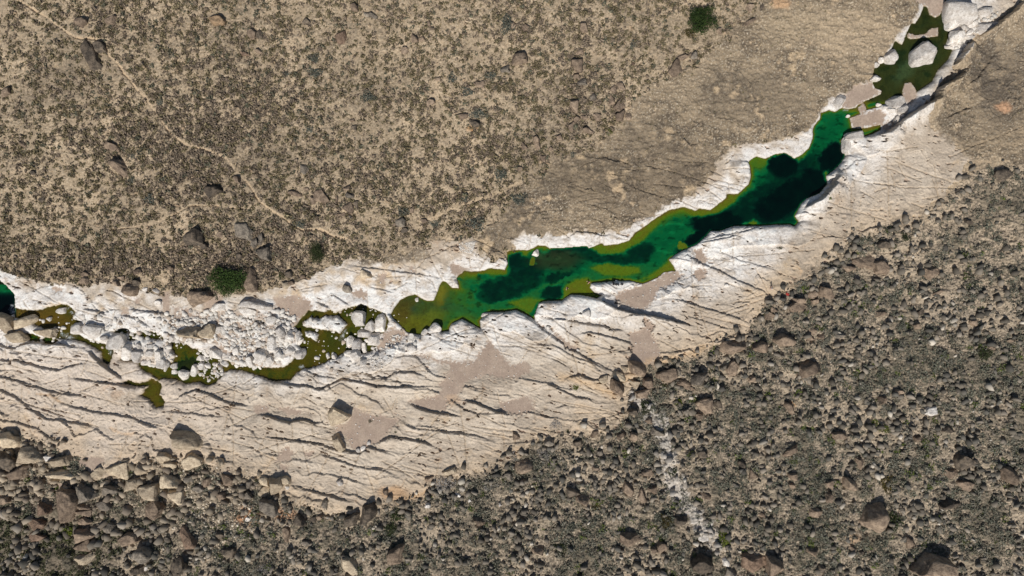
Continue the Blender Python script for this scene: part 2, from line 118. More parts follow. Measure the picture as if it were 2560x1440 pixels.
# named bushes: (u, v, width, depth, kind) - g green, o olive, y bright green, b blue-grey, s silver dry
BUSHES = '''1438 968 16 22 y|1617 1017 34 36 g|1697 1008 22 22 y|1418 1075 10 14 g|1482 1123 20 18 g|1810 1350 36 50 y|1405 1370 42 34 g|2188 1058 26 20 y|2208 1072 30 20 y|2315 1140 26 14 y|2460 885 36 34 g|2260 595 34 26 g|1680 1180 24 26 g|1665 1302 34 36 o|1492 1265 26 28 o|1660 1430 26 20 g|170 1330 30 34 y|2085 1110 16 12 y|2220 1210 36 50 o|2237 1305 40 56 g|2060 500 16 8 y|1947 621 14 8 g|925 1053 11 10 g|942 1040 12 5 g|990 1080 8 9 g|705 690 20 20 g|1047 1094 14 8 g
785 145 30 24 b|785 182 38 28 b|918 240 36 32 b|1298 497 44 32 b|1008 528 32 26 b|1162 497 26 18 b|1190 560 48 38 b|715 185 26 16 b|1130 195 24 28 b|1225 190 30 22 b|1170 230 34 20 b|1195 285 46 28 b|770 325 28 20 b|1250 435 30 34 b|1268 62 36 48 b|400 257 16 22 b|430 135 18 20 b|375 497 26 26 b|750 560 34 24 b|1432 387 14 16 b|1583 112 20 22 b|1087 558 30 24 b|1525 331 16 14 y|330 450 20 18 b|330 390 18 16 b|605 590 0 0 b
1110 1212 52 42 s|1285 1143 22 30 s|1362 1140 36 40 s|1225 1212 44 28 s|1390 1060 30 26 s|660 1420 34 26 s|975 1325 30 40 g|990 1290 40 40 g|1725 82 30 26 o|950 800 0 0 s'''
# ---------------------------------------------------------------- numeric helpers
f32 = np.float32
_perm = rng.permutation(512).astype(np.int32); _perm = np.concatenate([_perm, _perm])
_ga = rng.uniform(0, 2*math.pi, 512); _gx = np.cos(_ga).astype(f32); _gy = np.sin(_ga).astype(f32)
def noise(x, y, seed=0):
    x = np.asarray(x, f32) + f32(seed*37.7); y = np.asarray(y, f32) + f32(seed*91.3)
    xi = np.floor(x).astype(np.int32); yi = np.floor(y).astype(np.int32)
    xf = x - xi; yf = y - yi
    sx = xf*xf*xf*(xf*(xf*6-15)+10); sy = yf*yf*yf*(yf*(yf*6-15)+10)
    def g(a, b, dx, dy):
        h = _perm[_perm[a & 511] + (b & 511)]
        return _gx[h]*dx + _gy[h]*dy
    n00 = g(xi, yi, xf, yf); n10 = g(xi+1, yi, xf-1, yf); n01 = g(xi, yi+1, xf, yf-1); n11 = g(xi+1, yi+1, xf-1, yf-1)
    a = n00 + sx*(n10-n00); b = n01 + sx*(n11-n01)
    return (a + sy*(b-a))*f32(1.5)
def fbm(x, y, octv=4, seed=0, gain=.5):
    t = 0; amp = 1.0; tot = 0
    for i in range(octv):
        t = t + noise(x*(2**i), y*(2**i), seed+i*3)*f32(amp); tot += amp; amp *= gain
    return t/f32(tot)
def sstep(a, b, x):
    t = np.clip((x-a)/(b-a), 0, 1); return t*t*(3-2*t)
def srgb(r, g, b):
    c = np.array([r, g, b], float)/255
    return np.where(c <= .04045, c/12.92, ((c+.055)/1.055)**2.4).astype(f32)
def seg_dist(px, py, pts, closed):
    P = np.array(pts, f32); Q = np.roll(P, -1, 0) if closed else P[1:]; A = P if closed else P[:-1]
    best = np.full(px.shape, 1e9, f32)
    for (ax, ay), (bx, by) in zip(A, Q):
        dx, dy = bx-ax, by-ay; L = dx*dx+dy*dy
        if L < 1e-6: continue
        t = np.clip(((px-ax)*dx+(py-ay)*dy)/L, 0, 1)
        np.minimum(best, (px-ax-t*dx)**2+(py-ay-t*dy)**2, out=best)
    return np.sqrt(best)
def inside(px, py, pts):
    P = np.array(pts, f32); Q = np.roll(P, -1, 0)
    r = np.zeros(px.shape, bool)
    for (ax, ay), (bx, by) in zip(P, Q):
        if ay == by: continue
        c = (ay > py) != (by > py)
        r ^= c & (px < (bx-ax)*(py-ay)/(by-ay)+ax)
    return r

# ---------------------------------------------------------------- the ground grid: fine under the survey, widening to the horizon
STEP = 1.6
def axis(lo, hi):
    mid = np.arange(lo, hi+.01, STEP)
    out = []; s = STEP; p = 0.0
    while p < 14000: s *= 1.22; p += s; out.append(p)
    out = np.array(out)
    return np.concatenate([(lo-out)[::-1], mid, mid[-1]+out]).astype(f32)
US = axis(-70, 2630); VS = axis(-70, 1510)
NU, NV = len(US), len(VS)
U, V = np.meshgrid(US, VS)
# coarse survey grid for distance fields
CS = 3.0; cu = np.arange(-260, 2830, CS, dtype=f32); cv = np.arange(-260, 1710, CS, dtype=f32)
CUg, CVg = np.meshgrid(cu, cv)
def lerp_idx(a, lo, n):
    t = np.clip((a-lo)/CS, 0, n-1.001); i = t.astype(np.int32); return i, (t-i).astype(f32)
_ui, _uf = lerp_idx(US, cu[0], len(cu)); _vi, _vf = lerp_idx(VS, cv[0], len(cv))
def up(c):
    a = c[:, _ui]*(1-_uf) + c[:, _ui+1]*_uf
    return (a[_vi]*(1-_vf)[:, None] + a[_vi+1]*_vf[:, None]).astype(f32)
def at_c(c, u, v):
    i, f = lerp_idx(np.asarray(u, f32), cu[0], len(cu)); j, g = lerp_idx(np.asarray(v, f32), cv[0], len(cv))
    return (c[j, i]*(1-f)+c[j, i+1]*f)*(1-g) + (c[j+1, i]*(1-f)+c[j+1, i+1]*f)*g
def sdf_c(pts, pad=60):          # + inside, - outside (coarse grid, exact only near the outline)
    P = np.array(pts); out = np.full(CUg.shape, -f32(pad), f32)
    i0, i1 = np.searchsorted(cu, [P[:, 0].min()-pad, P[:, 0].max()+pad]); j0, j1 = np.searchsorted(cv, [P[:, 1].min()-pad, P[:, 1].max()+pad])
    sl = (slice(j0, j1), slice(i0, i1))
    d = seg_dist(CUg[sl], CVg[sl], pts, True); d = np.where(inside(CUg[sl], CVg[sl], pts), d, -d)
    out[sl] = np.maximum(d, -pad); return out
def union_c(polys, pad=60):
    o = None
    for p in polys:
        s = sdf_c(p, pad); o = s if o is None else np.maximum(o, s)
    return o
n1 = fbm(U/26, V/26, 3, 1); n2 = fbm(U/7, V/7, 3, 5); n3 = fbm(U/90, V/90, 4, 9); nbig = fbm(U/260, V/260, 3, 13)
wn = rng.uniform(-1, 1, U.shape).astype(f32); n4 = fbm(U/4.2, V/4.2, 2, 17)
# water, sand, paths
c_pool = sdf_c(POOL, 200); c_green = np.minimum(sdf_c(GREEN_POOL), -union_c([ISLE, ISLE2])); c_str = union_c(STREAMS)
s_pool = up(c_pool); s_small = np.maximum(up(c_green), up(c_str)) + n2*3.2 + n1*2.0
s_pool_j = s_pool + n2*1.2
s_sand = up(union_c(SANDS)) + n2*5.0 + n1*3.0
bars = (U > 2080) & (V < 340); s_pool_j = np.where(bars, np.minimum(s_pool_j, -(s_sand-n2*3)), s_pool_j); s_pool = np.where(bars, np.minimum(s_pool, -s_sand), s_pool)
s_water = np.maximum(s_pool_j, s_small)
c_path = np.full(CUg.shape, -200, f32)
for pts, w in PATHS: c_path = np.maximum(c_path, w - seg_dist(CUg, CVg, pts, False))
s_path = up(c_path) + n2*2.6 + n1*2.4 + n4*1.6
c_trail = -seg_dist(CUg, CVg, TRAILS[0], False)
lowedge = sstep(560, 700, V+.25*(U-1280)); s_bed = up(sdf_c(BEDROCK, 150)) + n1*(16+14*lowedge) + n2*(5+5*lowedge) + n3*26*lowedge
s_gn = up(sdf_c(GREYROCK_N, 150)) + n1*20 + n2*8
s_hump = up(sdf_c(GREYHUMP)) + n1*8 + n2*4
s_ge = up(sdf_c(GREYROCK_E, 150)) + n1*24 + n2*8
c_scree = sdf_c(SCREE, 150); s_scree = up(c_scree) + n1*20 + n2*6 + 14
c_gully = -seg_dist(CUg, CVg, GULLY, False); s_gully = up(c_gully) + 19 + n1*26 + n2*16
c_river = seg_dist(CUg, CVg, RIVER, False)
c_side = np.where(inside(CUg, CVg, RIVER + [(2700, -400), (-400, -400)]), 1.0, -1.0).astype(f32)   # + north-west of the river
# long slope of the valley sides
hb_c = np.where(c_side > 0, 7.0, 6.0)*(1-np.exp(-np.clip(c_river-60, 0, None)/800))
for _ in range(6):
    hb_c = (hb_c + np.roll(hb_c, 9, 0) + np.roll(hb_c, -9, 0) + np.roll(hb_c, 9, 1) + np.roll(hb_c, -9, 1))/5
hb_c = hb_c.astype(f32)
def base_at(u, v): return at_c(hb_c, u, v)
HB = up(hb_c); RD = up(c_river)
def to_world(u, v, h=None):
    k = M*(1 - (base_at(u, v) if h is None else h)/H_CAM)
    return (np.asarray(u)-CU)*k, (CV-np.asarray(v))*k

w0 = U*.95+V*.3; t0 = V*.95-U*.3
m_bed = sstep(-4, 4, s_bed); m_gn = sstep(-14, 14, s_gn)*(1-m_bed); m_hump = sstep(-5, 5, s_hump)*.9; m_ge = sstep(-14, 14, s_ge)
m_scree = sstep(-6, 8, s_scree)*(1-m_bed); m_sand = sstep(-3.2, 3.2, s_sand + n2*4 + n4*4)*(s_water < 1); m_path = sstep(-1.2, 1.5, s_path)
m_rock = np.clip(np.maximum(np.maximum(m_bed, m_gn), m_ge*(1-m_scree)), 0, 1)
pocket = sstep(.40, .50, fbm(w0/22, t0/9, 3, 61)+.25*n3)*m_bed*sstep(-4, -10, s_water)*(1-m_ge)*sstep(1240, 1130, V)
m_sand = np.maximum(m_sand, pocket)
m_gully = sstep(-10, 12, s_gully)*m_scree
# ---------------------------------------------------------------- relief (metres)
d_land = np.clip(-s_water, 0, None); ng = np.gradient(up(c_pool)); south = sstep(-.3, .5, -ng[0]/np.maximum(np.gradient(VS)[:, None], .1)) # 1 where the pool lies to the north
beach = np.exp(-np.clip(-s_sand, 0, None)/14)
h_shore = (.55 + 1.0*south*(d_land < 50) + .35*n3)*(1-.85*beach)
rel = np.clip(h_shore, .12, None)*(1-np.exp(-d_land/4.5)) + .05
# bedded limestone: ledges that face north, dipping gently south
ang = R(13) + R(17)*np.exp(-((U-1450)/170)**2-((V-860)/130)**2) - R(14)*np.exp(-((U-2150)/260)**2-((V-450)/200)**2) + n3*.12
ca, sa = np.cos(ang), np.sin(ang)
t = (V-900)*ca - (U-1280)*sa; w = (U-1280)*ca + (V-900)*sa
warp = fbm(w/420, t/110, 3, 21)*22 + fbm(w/70, t/14, 2, 25)*2.6 + n1*1.4 + n2*.8
def saw(P, seed, A, lo, hi):
    s = (t+warp)/P + .7*noise(w/260, t/140, seed); k = np.floor(s); f = s-k
    on = sstep(lo, hi, noise(w/210 + k*7.3, k*3.1 + t/500, seed+2))
    prof = np.exp(-f*3.4)*(1-np.exp(-f*60)) - .2
    return A*prof*on, on*np.exp(-((f-.0)/.035)**2)
a1, c1 = saw(64, 31, .60, .0, .3); a2, c2 = saw(23, 35, .38, .0, .35); a3, c3 = saw(9, 39, .22, -.1, .35)
slab = sstep(-20, 40, -(s_water))*.75+.25
lump = fbm(U/34+n1*.4, V/20, 4, 45); fine = fbm(w/9, t/3.6, 3, 47)
north = up(np.where(c_side > 0, 1.0, 0).astype(f32)); north = np.clip(north, 0, 1)
quiet = (1-.65*north)*(1-.6*sstep(1850, 2000, U))
beds = (a1*quiet + a2*quiet + a3)*slab
h = rel*np.clip(m_rock+m_sand+.6, 0, 1)
h = h + m_bed*(beds*(1-.55*m_ge) + lump*.22 + n2*.09 + .12*np.abs(n1) + fine*.12*quiet) + m_gn*(lump*.40 + n2*.20 + .5*a2*sstep(300,420,V) + .4*a1 + fine*.10 + .30*np.abs(n1)) + m_ge*(1-m_bed)*(beds*.9+lump*.45+n2*.22+fine*.25)
h_soft = fbm(U/16, V/16, 4, 51)
h = h + (1-m_rock)*(1-m_path)*(h_soft*.22 + n1*.22 + n3*.5) + m_scree*(n1*.55 + h_soft*.5 + n3*.4 + n2*.32 + n4*.22) + (1-m_rock)*(1-m_path)*(1-m_scree)*(n2*.14+n4*.10)
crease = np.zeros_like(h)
def window(pts, pad):
    P = np.array(pts); i0, i1 = np.searchsorted(US, [P[:, 0].min()-pad, P[:, 0].max()+pad]); j0, j1 = np.searchsorted(VS, [P[:, 1].min()-pad, P[:, 1].max()+pad])
    return (slice(j0, j1), slice(i0, i1))
for pts, D, L in LEDGES:
    if D <= 0: continue
    sl = window(pts, L*2.2); u = U[sl] + n2[sl]*2 + n1[sl]*2.5; v = V[sl] + n2[sl]*2.2 + n1[sl]*3
    P = np.array(pts, f32); Ls = np.concatenate([[0], np.cumsum(np.hypot(*np.diff(P, axis=0).T))])
    best = np.full(u.shape, 1e9, f32); sg = np.zeros_like(best); al = np.zeros_like(best)
    for k in range(len(P)-1):
        (ax, ay), (bx, by) = P[k], P[k+1]; dx, dy = bx-ax, by-ay; l2 = dx*dx+dy*dy
        tt = np.clip(((u-ax)*dx+(v-ay)*dy)/l2, 0, 1); qx, qy = u-ax-tt*dx, v-ay-tt*dy; d = np.hypot(qx, qy)
        nx, ny = -dy, dx
        if nx*.5+ny < 0: nx, ny = -nx, -ny
        s = np.where(qx*nx+qy*ny > 0, d, -d); m = d < best
        best = np.where(m, d, best); sg = np.where(m, s, sg); al = np.where(m, Ls[k]+tt*math.sqrt(l2), al)
    T = Ls[-1]; tap = np.minimum(sstep(-.02, .22, al/T), sstep(-.02, .22, 1-al/T)); tap = np.where((al <= 0) | (al >= T), tap*np.exp(-best/4), tap)
    prof = np.where(sg > 0, np.exp(-sg/L)*(1-np.exp(-sg/1.2)), -.30*np.exp(sg/3.0)*(1-np.exp(sg/.8)))
    h[sl] += D*prof*tap*(1-m_sand[sl]*.7)
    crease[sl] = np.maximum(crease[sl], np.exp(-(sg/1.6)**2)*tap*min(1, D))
rc = random.Random(5)
for i in range(900):
    u, v = rc.uniform(0, 2450), rc.uniform(380, 1280); j, k = min(np.searchsorted(VS, v), NV-1), min(np.searchsorted(US, u), NU-1)
    if m_rock[j, k] < .7 or s_water[j, k] > -8 or m_sand[j, k] > .3: continue
    a = float(ang[j, k]) + rc.choice((0, 0, 0, 1.2, 1.75, -.6))+rc.gauss(0, .16); L = rc.choice((rc.uniform(12, 50), rc.uniform(50, 210))); q = [(u, v)]
    for _ in range(3): a += rc.gauss(0, .16 if L < 50 else .06); q.append((q[-1][0]+math.cos(a)*L/3, q[-1][1]+math.sin(a)*L/3))
    JOINTS.append(q)
for pts in JOINTS:
    if len(pts) < 2: continue
    sl = window(pts, 12); d = seg_dist(U[sl]+n2[sl]*2.5, V[sl]+n2[sl]*2.5, pts, False)
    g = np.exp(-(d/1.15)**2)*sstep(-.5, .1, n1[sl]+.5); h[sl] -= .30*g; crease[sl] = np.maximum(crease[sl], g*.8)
# solution pits in the limestone
pits = []
for i in range(5200):
    u = rng.uniform(0, 2560); v = rng.uniform(300, 1300) if i % 5 else rng.uniform(0, 1300)
    j, k = np.searchsorted(VS, v), np.searchsorted(US, u)
    if j >= NV-8 or k >= NU-8 or m_bed[j, k] < .8 or s_water[j, k] > -3 or m_sand[j, k] > .3: continue
    r = 1.0 + 1.6*rng.random()**3*2; rr = int(r*2/STEP)+2; sl = (slice(max(j-rr, 0), j+rr+1), slice(max(k-rr, 0), k+rr+1))
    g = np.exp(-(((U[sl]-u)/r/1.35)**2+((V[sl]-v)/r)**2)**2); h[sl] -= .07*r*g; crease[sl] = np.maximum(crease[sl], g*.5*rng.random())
# sand fills the hollows, paths are trodden smooth
h = h*(1-m_sand) + m_sand*(.10 + .04*n1 + .25*np.minimum(rel, .3))
h = h*(1-.85*m_path) - m_path*.12 
land_min = .03 + .02*np.minimum(d_land, 3)
h = np.where(s_water < 0, np.maximum(h, land_min), h)
# ---------------------------------------------------------------- pool depth
wu = U + n1*9 + n2*4; wv = V + n1*9 + n2*4
depth_m = np.minimum(np.clip(s_pool_j, 0, None)*(.072+.12*south), 1.75)
depth_m *= 1 - .45*sstep(1180, 1020, U)
def ell(u, v, ru, rv, rot=0, soft=.25):
    soft *= 1.35
    c, s = math.cos(R(rot)), math.sin(R(rot)); x = (wu-u)*c+(wv-v)*s; y = -(wu-u)*s+(wv-v)*c
    return sstep(1+soft, 1-soft, np.sqrt((x/ru)**2+(y/rv)**2))
def blend(m, val):
    global depth_m
    depth_m = depth_m*(1-m) + val*m
edge = sstep(0, 6, s_pool_j); edge2 = .35+.65*edge
for a in [(1985,480,150,70,-32),(1880,520,90,34,-25),(2030,440,85,60,-40)]: blend(ell(*a, soft=.35)*edge, 4.6)
for a in [(2075,345,45,75,12)]: blend(ell(*a, soft=.4)*edge*.85, 2.7)
for a in [(2085,400,34,44,20),(1957,412,37,31,0),(1790,556,66,24,-6),(1735,608,60,22,-24),(2040,470,40,50,-40),(1960,500,80,36,-35)]: blend(ell(*a, soft=.14)*edge2, 6.5)
blend(ell(1640,620,52,44,-35,.35)*edge, 2.4); blend(ell(1690,585,46,30,-40,.3)*edge, 2.5)
for a in [(1505,640,85,19,10),(1600,628,36,28,-10),(1430,632,70,17,0)]: blend(ell(*a, soft=.16)*edge2, 4.2)
for a in [(1400,655,70,30,0)]: blend(ell(*a, soft=.5)*edge2*.9, 3.6)
for a in [(1255,722,66,30,-8),(1315,680,44,44,-30),(1230,740,40,16,0),(1395,690,38,10,-18),(1385,732,34,18,-10),(1290,650,26,20,0),(1340,770,14,22,30),(1325,760,22,14,0)]: blend(ell(*a, soft=.2)*edge2, 4.4)
for a in [(1445,680,8,5),(1430,668,6,4),(1195,726,10,5),(1150,700,6,4),(1180,722,5,4),(1210,690,14,7),(1240,700,12,8),(1130,760,7,4),(1690,548,10,5),(1720,545,6,4)]: blend(ell(*a, soft=.3)*.8, 3.0)
def poly_m(pts, soft=6.0): return sstep(-soft, soft, up(sdf_c(pts)) + n2*4 + n1*3)
SHOALS = [([(1472,668),(1520,654),(1550,662),(1598,668),(1602,682),(1560,692),(1510,688)],.62),([(1404,720),(1440,698),(1470,694),(1480,706),(1480,730),(1505,740),(1420,738),(1408,744)],.42),([(1270,756),(1320,742),(1366,750),(1345,758),(1330,786),(1308,776)],.6),
 ([(1470,616),(1545,611),(1590,590),(1640,546),(1650,556),(1604,608),(1545,636),(1500,638)],.55),([(1705,518),(1740,528),(1776,526),(1815,500),(1850,484),(1838,506),(1795,534),(1755,544),(1720,530)],.5),([(1095,722),(1110,704),(1118,712),(1112,745),(1098,752),(1085,752)],.45),
 ([(1205,676),(1262,674),(1255,684),(1212,684)],.5),([(1305,626),(1322,626),(1320,642),(1304,640)],.5),([(1872,404),(1890,391),(1915,398),(1922,410),(1900,425),(1878,418)],.9),([(1990,398),(2020,374),(2018,388),(1996,406)],.6),([(1640,690),(1690,668),(1686,650),(1660,662),(1620,690),(1590,703)],.45),
 ([(1860,560),(1885,548),(1900,556),(1890,566)],.5),([(2058,428),(2072,425),(2070,445),(2062,452)],.4),([(1990,530),(2003,508),(2015,512),(2000,525)],.5),([(1498,700),(1540,694),(1575,698),(1570,706),(1510,708)],.5),([(1165,830),(1190,805),(1160,792),(1120,800)],.6)]
for p, v in SHOALS: blend(poly_m(p)*.94, v)
for a in [(1331,654,9,13,0),(1705,616,13,10,0)]: blend(ell(*a, soft=.12), .55)
# the shallow western tail of the pool and its weed
tail = sstep(1165, 1080, U+ (V-760)*.3); blend(tail*.85*edge, .95 + .75*n1+.4*n2)
blend(ell(1130,752,70,26,-12,.5)*edge*.7, 1.35)
upper = sstep(262, 250, V)*sstep(2150, 2175, U); blend(upper, np.minimum(np.clip(s_pool_j, 0, None)*.05, .95)+.12)
thin = sstep(2195, 2215, U)*sstep(225, 240, V); blend(thin, .4)
depth_m = np.where(s_pool_j > 0, np.maximum(depth_m*(.9+.25*n1+.12*n2), .06), 0)
d_small = np.where(s_small > 0, np.minimum(.07+np.clip(s_small, 0, None)*.05, .7)*(1+.7*n1+.4*n2), 0)
left_deep = sstep(44, 30, U)*sstep(690, 712, V)*sstep(798, 788, V); d_small = np.maximum(d_small, np.where(s_small > 0, left_deep*(2+5*sstep(725, 748, V)), 0))
for a in [(80,843,22,10,10),(118,851,16,8,0),(125,815,16,16,0),(470,915,30,20,0)]: d_small = np.where(s_small > 0, d_small+ell(*a, soft=.3)*.7, d_small)
depth_m = np.where(s_pool_j > 0, depth_m, np.maximum(d_small, 0.0)).astype(f32)
h = h + wn*.018*(1-m_sand)*(1-m_path)
h = np.where(s_water > 0, -np.maximum(depth_m, .04), h)
HB = np.where(s_water > -6, 0, HB*sstep(6, 60, d_land))
Z = (HB + h).astype(f32)
# ---------------------------------------------------------------- albedo
def mix(a, b, m): return a + (b-a)*m[..., None]
col_sand = srgb(205,180,148); col_tan2 = srgb(214,176,138)
alb = mix(np.broadcast_to(srgb(178,158,131), U.shape+(3,)).copy(), srgb(198,174,143), sstep(.05, .55, n3+.3*n1)); alb = mix(alb, srgb(216,200,172), sstep(.2, .6, n2+.35*wn)*.5)
litter = sstep(-.1, .5, n2 + .5*n1 + .25*wn + .35*nbig); alb = mix(alb, srgb(220,200,170), sstep(.08, .45, n4+.4*n3)*.6); alb = mix(alb, srgb(110,99,82), np.maximum(litter*.55, sstep(.12, .5, -n4+.25*n2+.3*nbig)*.75)*(1-m_rock)); alb = mix(alb, srgb(136,122,104), sstep(.0, .5, nbig+.6*n3+.3*n1)*.4*(1-m_rock))
# grey-brown weathered rock
g_rock = mix(np.broadcast_to(srgb(162,144,119), U.shape+(3,)), srgb(106,94,79), sstep(-.28, .25, n3+.5*n1+.35*nbig+.25*fine)); g_rock = mix(g_rock, srgb(140,125,104), sstep(-.1,.4,n4+.3*wn)*.5); gl_ = fbm(t/60, w/14, 3, 71); g_rock = mix(g_rock, srgb(186,164,134), sstep(.1, .5, gl_+.4*n3)*.5); g_rock = mix(g_rock, srgb(206,182,150), sstep(.25, .6, n2*.7+n1*.7+.2*wn)*.7)
g_rock = mix(g_rock, srgb(222,212,190), (sstep(.38, .7, n4+.45*wn+.2*n3)*.6))
g_rock = mix(g_rock, srgb(84,76,64), sstep(.35, .7, -n4+.35*wn-.2*n3)*.6)
for (u, v, ru, rv, c, k_) in [(1480,440,170,70,(108,96,80),.75),(1700,440,120,90,(106,94,79),.75),(1860,240,170,80,(116,104,88),.65),(1620,340,120,50,(112,100,84),.6),(1300,560,70,50,(104,93,79),.7),(1560,500,120,40,(112,100,84),.5),(2130,90,150,90,(198,176,146),.5),(1990,60,120,70,(190,170,140),.45),(2490,220,90,120,(100,91,80),.75),(2380,330,60,50,(120,108,92),.5),(1240,615,60,34,(118,106,90),.6)]:
    e = sstep(1.25, .3, np.sqrt(((U+n1*50+n3*70-u)/ru)**2+((V+n1*40+n3*50-v)/rv)**2))*sstep(-.45, .25, n4*.5+n2*.4+n1*.5+.1); g_rock = mix(g_rock, srgb(*c), e*k_)
tanpatch = sstep(.22, .5, n3*.8+n1*.5); g_rock = mix(g_rock, srgb(210,184,148), tanpatch*.6*m_gn)
alb = mix(alb, g_rock, np.maximum(m_gn, m_ge*(1-m_bed)))
# limestone, bleached by the water's edge, buff higher up
wdist = np.where(U < 640, RD*.9+40, RD); white = sstep(225, 65, wdist*(1+.55*sstep(1850, 2050, U)) + n3*100 + 60*sstep(820, 1000, V) - 40*north)
white = np.where(north > .5, sstep(62, 12, d_land + n1*36 + n3*20 - 16*sstep(1150, 900, U))*(.86+.14*sstep(1150,900,U)), white)
white = np.maximum(white, sstep(46, 6, RD+n1*20))
buff = mix(np.broadcast_to(srgb(211,196,176), U.shape+(3,)), srgb(190,174,154), sstep(-.3, .4, n3+.5*n1)); buff = mix(buff, srgb(214,186,148), sstep(.2, .6, nbig+.5*n1)*.6)
pale = mix(np.broadcast_to(srgb(236,231,224), U.shape+(3,)), srgb(212,203,192), sstep(-.1, .6, n1+.4*n2))
lime = mix(buff, pale, white); lw = sstep(640, 420, U)*sstep(840, 900, V); lime = mix(lime, srgb(214,198,180), lw*.75)
lime = mix(lime, srgb(186,140,92), (sstep(.42, .7, n3+.5*n1)*.35*(1-.7*white)))
lime = mix(lime, srgb(150,134,112), sstep(.3, .7, n1*.5+n2*.6+.3*wn+.3*fine)*.45*(1-.35*white)); lime = mix(lime, srgb(172,160,144), sstep(.08,.45,fine+.4*n1+.3*n4)*.55); lime = mix(lime, srgb(188,172,152), sstep(.0, .4, fbm(w0/120, t0/38, 3, 73))*.6*(1-.55*white)); lime = mix(lime, srgb(120,108,92), sstep(.5,.8,n4+.3*wn)*.4); lime = mix(lime, srgb(240,234,226), sstep(.15,.5,-fine+.3*n2)*.35*white)
lime = mix(lime, g_rock, np.clip(m_ge*.95*sstep(-.45, .0, n1+n3), 0, 1)); lime = mix(lime, g_rock, m_hump[..., ]*1.0)
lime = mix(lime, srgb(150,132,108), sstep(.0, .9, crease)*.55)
lime = mix(lime, srgb(148,132,112), np.clip(c1*.5+c2*.45+c3*.35, 0, 1)*.6*quiet)
rim = sstep(85, 6, s_bed+n3*60+n1*24)*(1-north)*m_bed*sstep(430, 570, V); lime = mix(lime, srgb(198,175,146), rim*.65); lime = mix(lime, g_rock*.95, rim*sstep(-.1, .3, n1+n3+.4*n4)*.9)
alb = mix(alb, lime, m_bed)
scr = mix(np.broadcast_to(srgb(140,127,110), U.shape+(3,)), srgb(184,166,142), sstep(-.15, .35, n2+.5*n1+.3*wn)); scr = mix(scr, srgb(210,193,168), sstep(.12, .5, n4+.25*wn)*.55); scr = mix(scr, srgb(84,77,64), sstep(.05, .45, -n4+.3*n2)*.8); scr = mix(scr, srgb(112,104,88), sstep(.0, .4, n1+.6*n3+.3*n2)*.75)
scr = mix(scr, srgb(198,178,152), sstep(900, 520, V)*sstep(1950, 2300, U)*.55*sstep(-.3,.2,n1+n4)); scr = mix(scr, srgb(92,84,70), sstep(420, 150, U)*sstep(1220, 1330, V)*.6)
scr = mix(scr, srgb(212,204,194), m_gully*.6); nB_ = fbm(U/140, V/140, 3, 83); scr = mix(scr, srgb(196,178,153), sstep(.12, .45, nB_+.4*n1)*.55); scr = mix(scr, srgb(98,92,78), sstep(.05, .45, -nB_+.3*n1)*.6); scr = mix(scr, srgb(208,200,188), m_gully*.5*sstep(-.2,.3,n2+n4))
alb = mix(alb, scr, m_scree*(1-m_bed))
sandc = mix(np.broadcast_to(srgb(172,152,135), U.shape+(3,)), srgb(186,166,147), sstep(-.3, .5, n1)); sandc = mix(sandc, srgb(150,132,116), sstep(.1,.6,n4+.3*n1)*.4)
alb = mix(alb, sandc, m_sand)
COBZ = [(425,800),(450,772),(500,785),(540,758),(600,785),(660,780),(700,765),(745,790),(748,830),(725,885),(690,918),(640,922),(590,918),(560,885),(545,850),(500,860),(450,860),(425,845)]
alb = mix(alb, sandc*.95, sstep(-6, 6, up(sdf_c(COBZ))+n1*14)*sstep(-.25,.1,n1+n4*.5)*(s_water<0)*.85)
alb = mix(alb, srgb(206,182,150), m_path*(.55+.35*sstep(-.2,.3,n1)))
tr = up(c_trail); alb = mix(alb, srgb(206,182,148), sstep(-9, 1, tr+n1*6)*.55)
for (u, v, ru, rv, c) in [(620,1290,34,24,(190,138,98)),(715,1285,30,18,(186,140,104)),(985,1230,40,18,(196,158,118)),(2130,1345,24,14,(190,160,130)),(1135,1000,20,14,(196,168,140)),(1975,1010,16,10,(190,150,110)),(1950,12,26,14,(206,166,126)),(2505,270,18,14,(204,160,124)),(1180,320,18,8,(206,156,106)),(140,765,26,10,(226,200,166))]:
    e = sstep(1.3, .5, np.sqrt(((wu-u)/ru)**2+((wv-v)/rv)**2)); alb = mix(alb, srgb(*c), e*.7)
for pts, wd, c, k_ in [([(100,985),(135,985),(150,1000)],6,(178,140,96),.5),([(280,1070),(310,1085),(340,1080)],8,(208,176,140),.6),([(1560,950),(1620,905),(1700,895),(1760,870)],16,(206,172,130),.5),([(1400,940),(1480,960),(1530,985)],18,(208,174,130),.5),([(1000,1250),(1080,1225)],14,(204,166,122),.6)]:
    sl = window(pts, wd*2.5); d_ = seg_dist(wu[sl], wv[sl], pts, False); e = sstep(wd, 0, d_+n1[sl]*6)*k_; a_ = alb[sl]; alb[sl] = a_+(srgb(*c)-a_)*e[..., None]
# wet stone, algae and weed on the pool bed
bed = mix(np.broadcast_to(srgb(122,100,48), U.shape+(3,)), srgb(72,66,18), sstep(-.45, .2, n1+.5*n2+.4*n3)); bed = mix(bed, srgb(48,44,14), sstep(.0, .4, n2+.6*n1)*.75)
alb = mix(alb, bed, sstep(-.5, 1.0, s_water)); 
wet = sstep(-4, -.5, s_small)*(s_small < 0)*.35 + sstep(-3.0, -.3, s_pool_j)*(s_pool_j < 0)*.3; alb = alb*(1-wet*np.array([.35,.45,.6],f32)[None, None]*1.0) if False else mix(alb, srgb(150,128,84), wet)
alb = alb*(1 + .10*wn*(1-.5*m_bed) + .10*n2*(1-.4*m_bed))[..., None]
alb = np.clip(alb, .012, .82).astype(f32)
